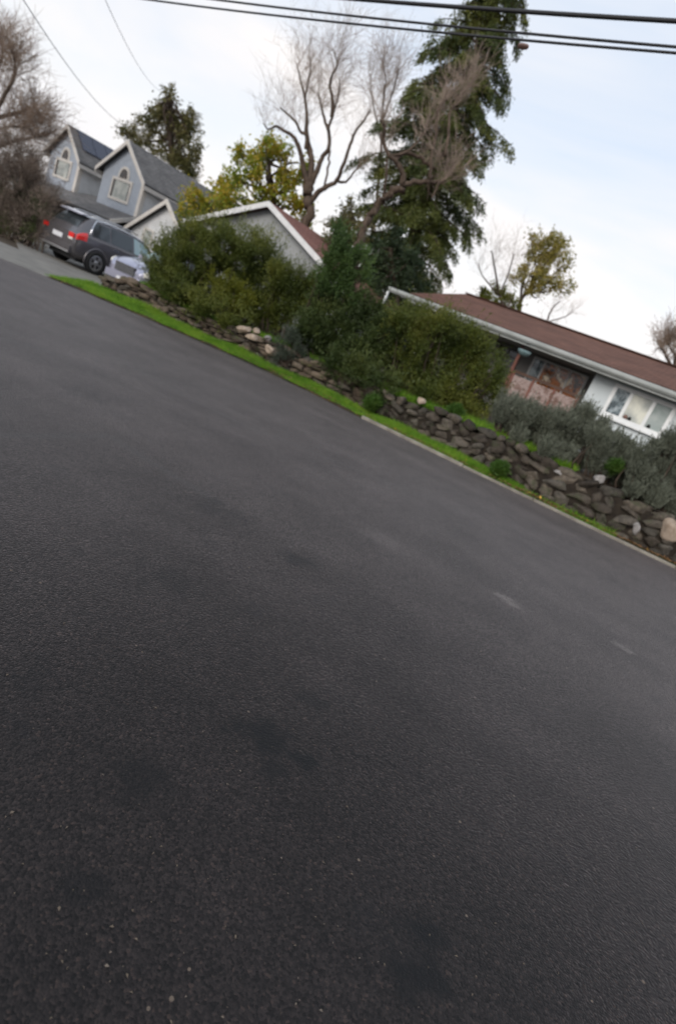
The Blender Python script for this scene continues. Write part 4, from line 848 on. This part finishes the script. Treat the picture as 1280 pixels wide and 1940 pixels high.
# brown hedge at the left
def brown_hedge():
    bl = B(21.5, [(10, 300, 26), (-25, 310, 30), (40, 315, 26), (60, 340, 24), (15, 345, 34), (-30, 360, 36), (75, 365, 20), (50, 375, 30), (10, 395, 36), (80, 395, 18), (60, 410, 26), (-30, 420, 36), (30, 430, 32), (65, 440, 20), (0, 450, 24), (75, 425, 14), (20, 278, 14), (50, 455, 16)], .6)
    bl = [(x, y, max(z, r * .6), r) for x, y, z, r in bl]
    a = np.array(bl); base = np.array((a[:, 0].mean(), a[:, 1].mean(), 0)); t = thing('hedge', 'tall leafless brown hedge of dense twigs at the left edge of the drive', 'hedge', base)
    V, TW = spray_crown(bl, per=240, tl=.75, nl=12, ll=.15, lw=.012, jit=.05, up=.8, stiff=.8); quads('twigs', V - base, M['twig_brown'], t)
    V, TW = spray_crown([b_ for b_ in bl if b_[2] < 1.6], per=90, tl=.4, nl=10, ll=.06, lw=.03, jit=.05, up=.6); quads('foliage', V - base, M['leaf_dark'], t)
    mb = MB()
    for x, y, z, r in bl:
        for _ in range(3):
            b0 = np.array((x + random.uniform(-.4, .4), y, 0)); mb.tube(curve_path([b0 - base, (b0 + np.array((x, y, z))) / 2 + rng.normal(size=3) * .12 - base, np.array((x, y, z + r * .4)) - base], 3), np.linspace(.03, .008, 7), 5)
    mb.build('stems', M['bark_grey'], t)
brown_hedge()

# ------------------------------------------------------------------ cars
def car_surface(st):
    """st: stations (u, zb, zbelt, zroof, w, wroof); returns S(u, v) for v in 0..1 (sill to centre line of the roof), one side"""
    st = np.array(st, float)
    def S(u, v, side=1, off=0.0):
        q = [float(np.interp(u, st[:, 0], st[:, k])) for k in range(1, 6)]; zb, zl, zr, w_, wr = q
        pts = np.array([(w_ * .86, zb), (w_ * .985, zb + .10), (w_, zb + (zl - zb) * .55), (w_ * .975, zl), (wr + .02, zr - .07), (wr - .10, zr - .01), (0, zr + .015)])
        ks = np.array([0, .08, .3, .5, .8, .87, 1.0])
        z = float(np.interp(v, ks, pts[:, 1])); x = float(np.interp(v, ks, pts[:, 0]))
        return np.array(((x + off) * side, u, z + (off if v > .85 else 0)))
    return S
def car(name, label, loc, rz, st, paint, wheels, wr_, spec):
    t = thing(name, label, 'car', loc, rz); S = car_surface(st)
    u0, u1 = st[0][0], st[-1][0]
    us = np.linspace(u0, u1, 70); vs = [0, .04, .08, .15, .22, .3, .4, .47, .5, .53, .6, .7, .78, .82, .86, .92, 1.0]
    # smooth along the length
    grid = np.array([[S(u, v) for v in vs] for u in us])
    k = np.array([1, 2, 3, 2, 1]) / 9.; g2 = grid.copy()
    for i in range(2, len(us) - 2): g2[i] = sum(k[j] * grid[i + j - 2] for j in range(5))
    grid = g2; mb = MB(); nv = len(vs)
    for sd in (1, -1):
        g = grid * np.array((sd, 1, 1)); f = []
        for i in range(len(us) - 1):
            for j in range(nv - 1):
                q = (i * nv + j, (i + 1) * nv + j, (i + 1) * nv + j + 1, i * nv + j + 1); f.append(q if sd > 0 else q[::-1])
        mb.add(g.reshape(-1, 3), f)
    for row, rev in ((0, 0), (len(us) - 1, 1)):
        a = [grid[row, j] for j in range(nv)] + [grid[row, j] * np.array((-1, 1, 1)) for j in range(nv - 2, -1, -1)]; mb.add(a, [tuple(range(len(a)))])
    body = mb.build('body', paint, t, True)
    MB().box(-.75, .75, u0 + .3, u1 - .3, .2, .42).build('underbody', M['plastic_black'], t)
    def patch(nm, m, ua, ub, va, vb, sides=(1, -1), off=.012, nu=10, nv_=5, taper=None, parent=t):
        for sd in sides:
            mb = MB(); vv = []
            for i in range(nu + 1):
                for j in range(nv_ + 1):
                    v = va + (vb - va) * j / nv_; a_, b_ = ua, ub
                    if taper: a_ += taper[0] * j / nv_; b_ += taper[1] * j / nv_
                    vv.append(S(a_ + (b_ - a_) * i / nu, v, sd, off))
            mb.add(vv, [(i * (nv_ + 1) + j, (i + 1) * (nv_ + 1) + j, (i + 1) * (nv_ + 1) + j + 1, i * (nv_ + 1) + j + 1)[::sd] for i in range(nu) for j in range(nv_)]); mb.build(nm, m, parent, True)
    for (uy, ) in wheels:
        for sd in (1, -1):
            wx = st[2][4] * 1.0
            # arch lip
            mb = MB(); arc = [(sd * (wx + .004), uy + (wr_ + .075) * cos(a), wr_ + (wr_ + .075) * sin(a)) for a in np.linspace(-.25, pi + .25, 20)]; mb.tube(arc, .035, 6); mb.build('wheel_arch', spec.get('arch', paint), t, True)
            mb = MB(); mb.lathe([(wr_ + .07, -.004), (wr_ + .07, .004)], seg=28); o = mb.build('arch_gap', M['plastic_black'], t); o.rotation_euler = (0, pi / 2, 0); o.location = (sd * (wx - .0), uy, wr_ + .02)
            w_e = MB().lathe([(wr_ * .68, -.10), (wr_ * .94, -.11), (wr_, -.08), (wr_, .08), (wr_ * .94, .11), (wr_ * .68, .10), (wr_ * .66, .03)], seg=32).build('wheel', M['rubber'], t, True)
            w_e.rotation_euler = (0, sd * pi / 2, 0); w_e.location = (sd * (wx - .05), uy, wr_)
            mb = MB(); mb.lathe([(wr_ * .67, .095), (wr_ * .60, .10), (wr_ * .58, .05)], seg=28, caps=False); mb.lathe([(.07, .06), (.07, .10), (.05, .11)], seg=12)
            for q in range(5):
                for dq in (-.13, .13):
                    a = 2 * pi * q / 5 + dq; mb.bar((.05 * cos(a), .05 * sin(a), .09), (wr_ * .63 * cos(a), wr_ * .63 * sin(a), .088), .035, .02)
            mb.build('rim', M['alloy'], w_e)
    return t, S, patch
# dark grey sport utility car, tail towards the street; u=0 at the tail
st = [(0, .42, .95, 1.02, .84, .74), (.06, .36, 1.0, 1.08, .90, .78), (.14, .32, 1.05, 1.16, .925, .74), (.30, .30, 1.07, 1.40, .935, .67), (.52, .30, 1.07, 1.62, .94, .62), (.9, .29, 1.06, 1.69, .945, .62), (1.6, .28, 1.04, 1.72, .945, .62), (2.4, .28, 1.02, 1.70, .945, .61), (3.0, .28, 1.0, 1.60, .945, .60), (3.45, .28, .99, 1.32, .94, .64), (3.80, .29, .97, 1.07, .935, .72), (4.3, .30, .90, .98, .91, .74), (4.62, .33, .80, .88, .84, .66), (4.75, .40, .66, .72, .74, .55)]
hd = radians(64); loc = (-11.57 + sin(hd) * -.9 - cos(hd) * .92, 21.1 + cos(hd) * .9 - sin(hd) * .92, 0.006)
suv, S, patch = car('parked_suv', 'dark grey sport utility car parked on the drive with its tail to the street', loc, hd - pi / 2, st, M['paint_dark'], [(.92,), (3.72,)], .36, {})
suv.scale = (1.06, 1.04, 1.08)
patch('side_window', M['car_glass'], .62, 1.30, .54, .76, taper=(.12, 0)); patch('side_window', M['car_glass'], 1.36, 2.28, .54, .77); patch('side_window', M['car_glass_painted_sky'], 2.34, 3.36, .54, .77, taper=(0, -.50))
for sd in (1, -1):
    mb = MB(); mb.tube([S(u, v, sd, .02) for u, v in ((.50, .53), (.62, .68), (.78, .80), (1.2, .815), (2.0, .815), (2.7, .81), (3.1, .76), (3.5, .56))], .022, 6); mb.build('window_trim', M['chrome'], suv, True)
    MB().tube([S(u, .86, sd, .0) + np.array((0, 0, .06)) for u in (.7, .9, 1.6, 2.3, 2.6)], .02, 6).build('roof_rail', M['alloy'], suv, True)
    for hu in (1.45, 2.5): MB().bar(S(hu, .46, sd, .02), S(hu + .2, .46, sd, .02), .03, .03).build('door_handle', M['chrome'], suv)
    MB().box(*sorted((sd * .95, sd * 1.12)), 3.02, 3.12, .98, 1.14).build('side_mirror', M['paint_dark'], suv)
patch('rear_window', M['car_glass'], .17, .50, .86, 1.0, off=.014)
patch('tail_light', M['tail_red'], .045, .42, .40, .56, off=.022)
MB().box(-.86, -.60, -.025, .012, .88, 1.0).build('tail_light', M['tail_red'], suv)
MB().box(.60, .86, -.03, .03, .86, 1.0).build('tail_light', M['tail_red'], suv)
MB().box(.62, .84, -.04, .0, .80, .856).build('reverse_light', M['lamp_clear'], suv)
MB().box(-.26, .26, -.02, .01, .72, .86).build('number_plate', M['plate'], suv)
MB().box(-.84, .84, -.06, .06, .40, .60).build('bumper', M['paint_dark'], suv)
MB().box(-.80, .80, -.065, -.02, .38, .44).build('bumper_strip', M['alloy'], suv)
mb = MB(); mb.prism([(.40, 1.63), (.26, 1.60), (.26, 1.635), (.52, 1.69), (.62, 1.68)], -.60, .60, 'x'); mb.build('spoiler', M['paint_silver'], suv)
# lilac silver sedan facing the street
ZS = 1.24
st = [(0, .44, .56, .60, .60, .44), (.05, .36, .62, .68, .72, .54), (.14, .31, .69, .75, .81, .60), (.35, .28, .76, .84, .87, .68), (.9, .26, .84, .93, .89, .70), (1.25, .26, .88, .98, .895, .68), (1.55, .26, .90, 1.20, .90, .62), (1.95, .26, .92, 1.41, .90, .56), (2.6, .26, .92, 1.45, .90, .56), (3.2, .26, .92, 1.38, .90, .57), (3.7, .26, .93, 1.10, .90, .62), (4.2, .28, .93, 1.0, .88, .66), (4.5, .34, .85, .93, .82, .6)]
st = [(a, b_ * 1.1, c_ * ZS, d_ * ZS, e_ * 1.03, f_) for a, b_, c_, d_, e_, f_ in st]
hd2 = radians(252); nose = P(240, 500, 19.6); loc2 = (nose[0], nose[1], .006)
# local +y runs nose -> tail, i.e. opposite to heading
sed, S, patch = car('parked_sedan', 'lilac silver car facing the street beside the dark one, half hidden by the bush', loc2, hd2 + pi / 2, st, M['paint_silver'], [(.85,), (3.5,)], .36, {})
patch('windscreen', M['car_glass_painted_sky'], 1.30, 1.90, .84, 1.0, off=.014); patch('side_window', M['car_glass'], 1.75, 2.5, .54, .77, taper=(.25, 0)); patch('side_window', M['car_glass'], 2.56, 3.3, .54, .77, taper=(0, -.2))
patch('headlight', M['lamp_clear'], .06, .42, .36, .62, off=.02)
g_ = MB().box(-.42, .42, -.03, .05, .56, .84).build('grille', M['plastic_black'], sed); mb = MB()
for z in (.60, .67, .74, .81): mb.box(-.44, .44, -.05, -.031, z - .012, z + .012)
mb.build('grille_bars', M['chrome'], g_)
MB().box(-.76, .76, -.05, .1, .30, .52).build('bumper', M['paint_silver'], sed); MB().box(-.22, .22, -.06, -.051, .30, .40).build('number_plate', M['plate'], sed)
for sd in (1, -1): MB().box(*sorted((sd * .90, sd * 1.06)), 1.55, 1.66, 1.12, 1.27).build('side_mirror', M['paint_silver'], sed)

# ------------------------------------------------------------------ overhead cables
def cable(pxs, z, rad, m, name, label, ext=(-22, 22), sag=.0):
    A_, B_ = G(*pxs[0], z), G(*pxs[1], z); d = unit(B_ - A_); mid = (A_ + B_) / 2
    pts = [mid + d * s + np.array((0, 0, .0015 * s * s)) for s in np.linspace(ext[0], ext[1], 60)]
    root = mid; o = MB().tube([p - root for p in pts], rad, 8).build(name, m, None, True); o.location = tuple(map(float, root)); return tag(o, label, 'cable', 'black cables along the street'), root, d
c1, _, _ = cable([(700, 2), (1280, 42)], 7.6, .034, M['cable'], 'overhead_cable', 'thickest black cable, topmost, crossing the top right corner')
c2, rt2, d2 = cable([(400, 2), (1280, 95)], 7.1, .020, M['cable'], 'overhead_cable', 'middle black cable, linked by a short spacer to the lowest')
c3, rt3, d3 = cable([(260, 2), (1280, 110)], 6.8, .019, M['cable'], 'overhead_cable', 'lowest black cable carrying a small brown splice clamp')
q = G(990, 88, 6.8); sp = MB(); sp.lathe([(.01, -.1), (.035, -.08), (.045, 0), (.035, .08), (.01, .1)], seg=12); o = sp.build('splice_clamp', M['copper'], c3, True)
o.location = tuple(map(float, q - rt3 + np.array((0, 0, .0)))); o.rotation_euler = (0, pi / 2, math.atan2(d3[1], d3[0]))
for px0, px1 in ((798, 800), (852, 854)):
    a = G(px0, 50 + (px0 - 798) * .1, 7.1); b_ = G(px1, 68 + (px0 - 798) * .1, 6.8); MB().tube([a - rt3, b_ - rt3], .007, 5).build('spacer', M['cable'], c3)
def drop(a, b_, rad, label):
    a = np.array(a); b_ = np.array(b_); L0 = b_ - a; pts = [a + L0 * s + np.array((0, 0, -1.2 * s * (1 - s))) for s in np.linspace(-.25, 1, 30)]
    root = pts[0]; o = MB().tube([p - root for p in pts], rad, 6).build('service_wire', M['cable_grey'], None, True); o.location = tuple(map(float, root)); tag(o, label, 'wire', 'thin wires to the houses')
drop(P(45, 0, 16), P(232, 236, 37), .012, 'thin grey wire running down to the blue gabled house')
drop(P(200, 0, 18), P(303, 172, 42), .009, 'very faint thin wire ending in front of the two topped fir')
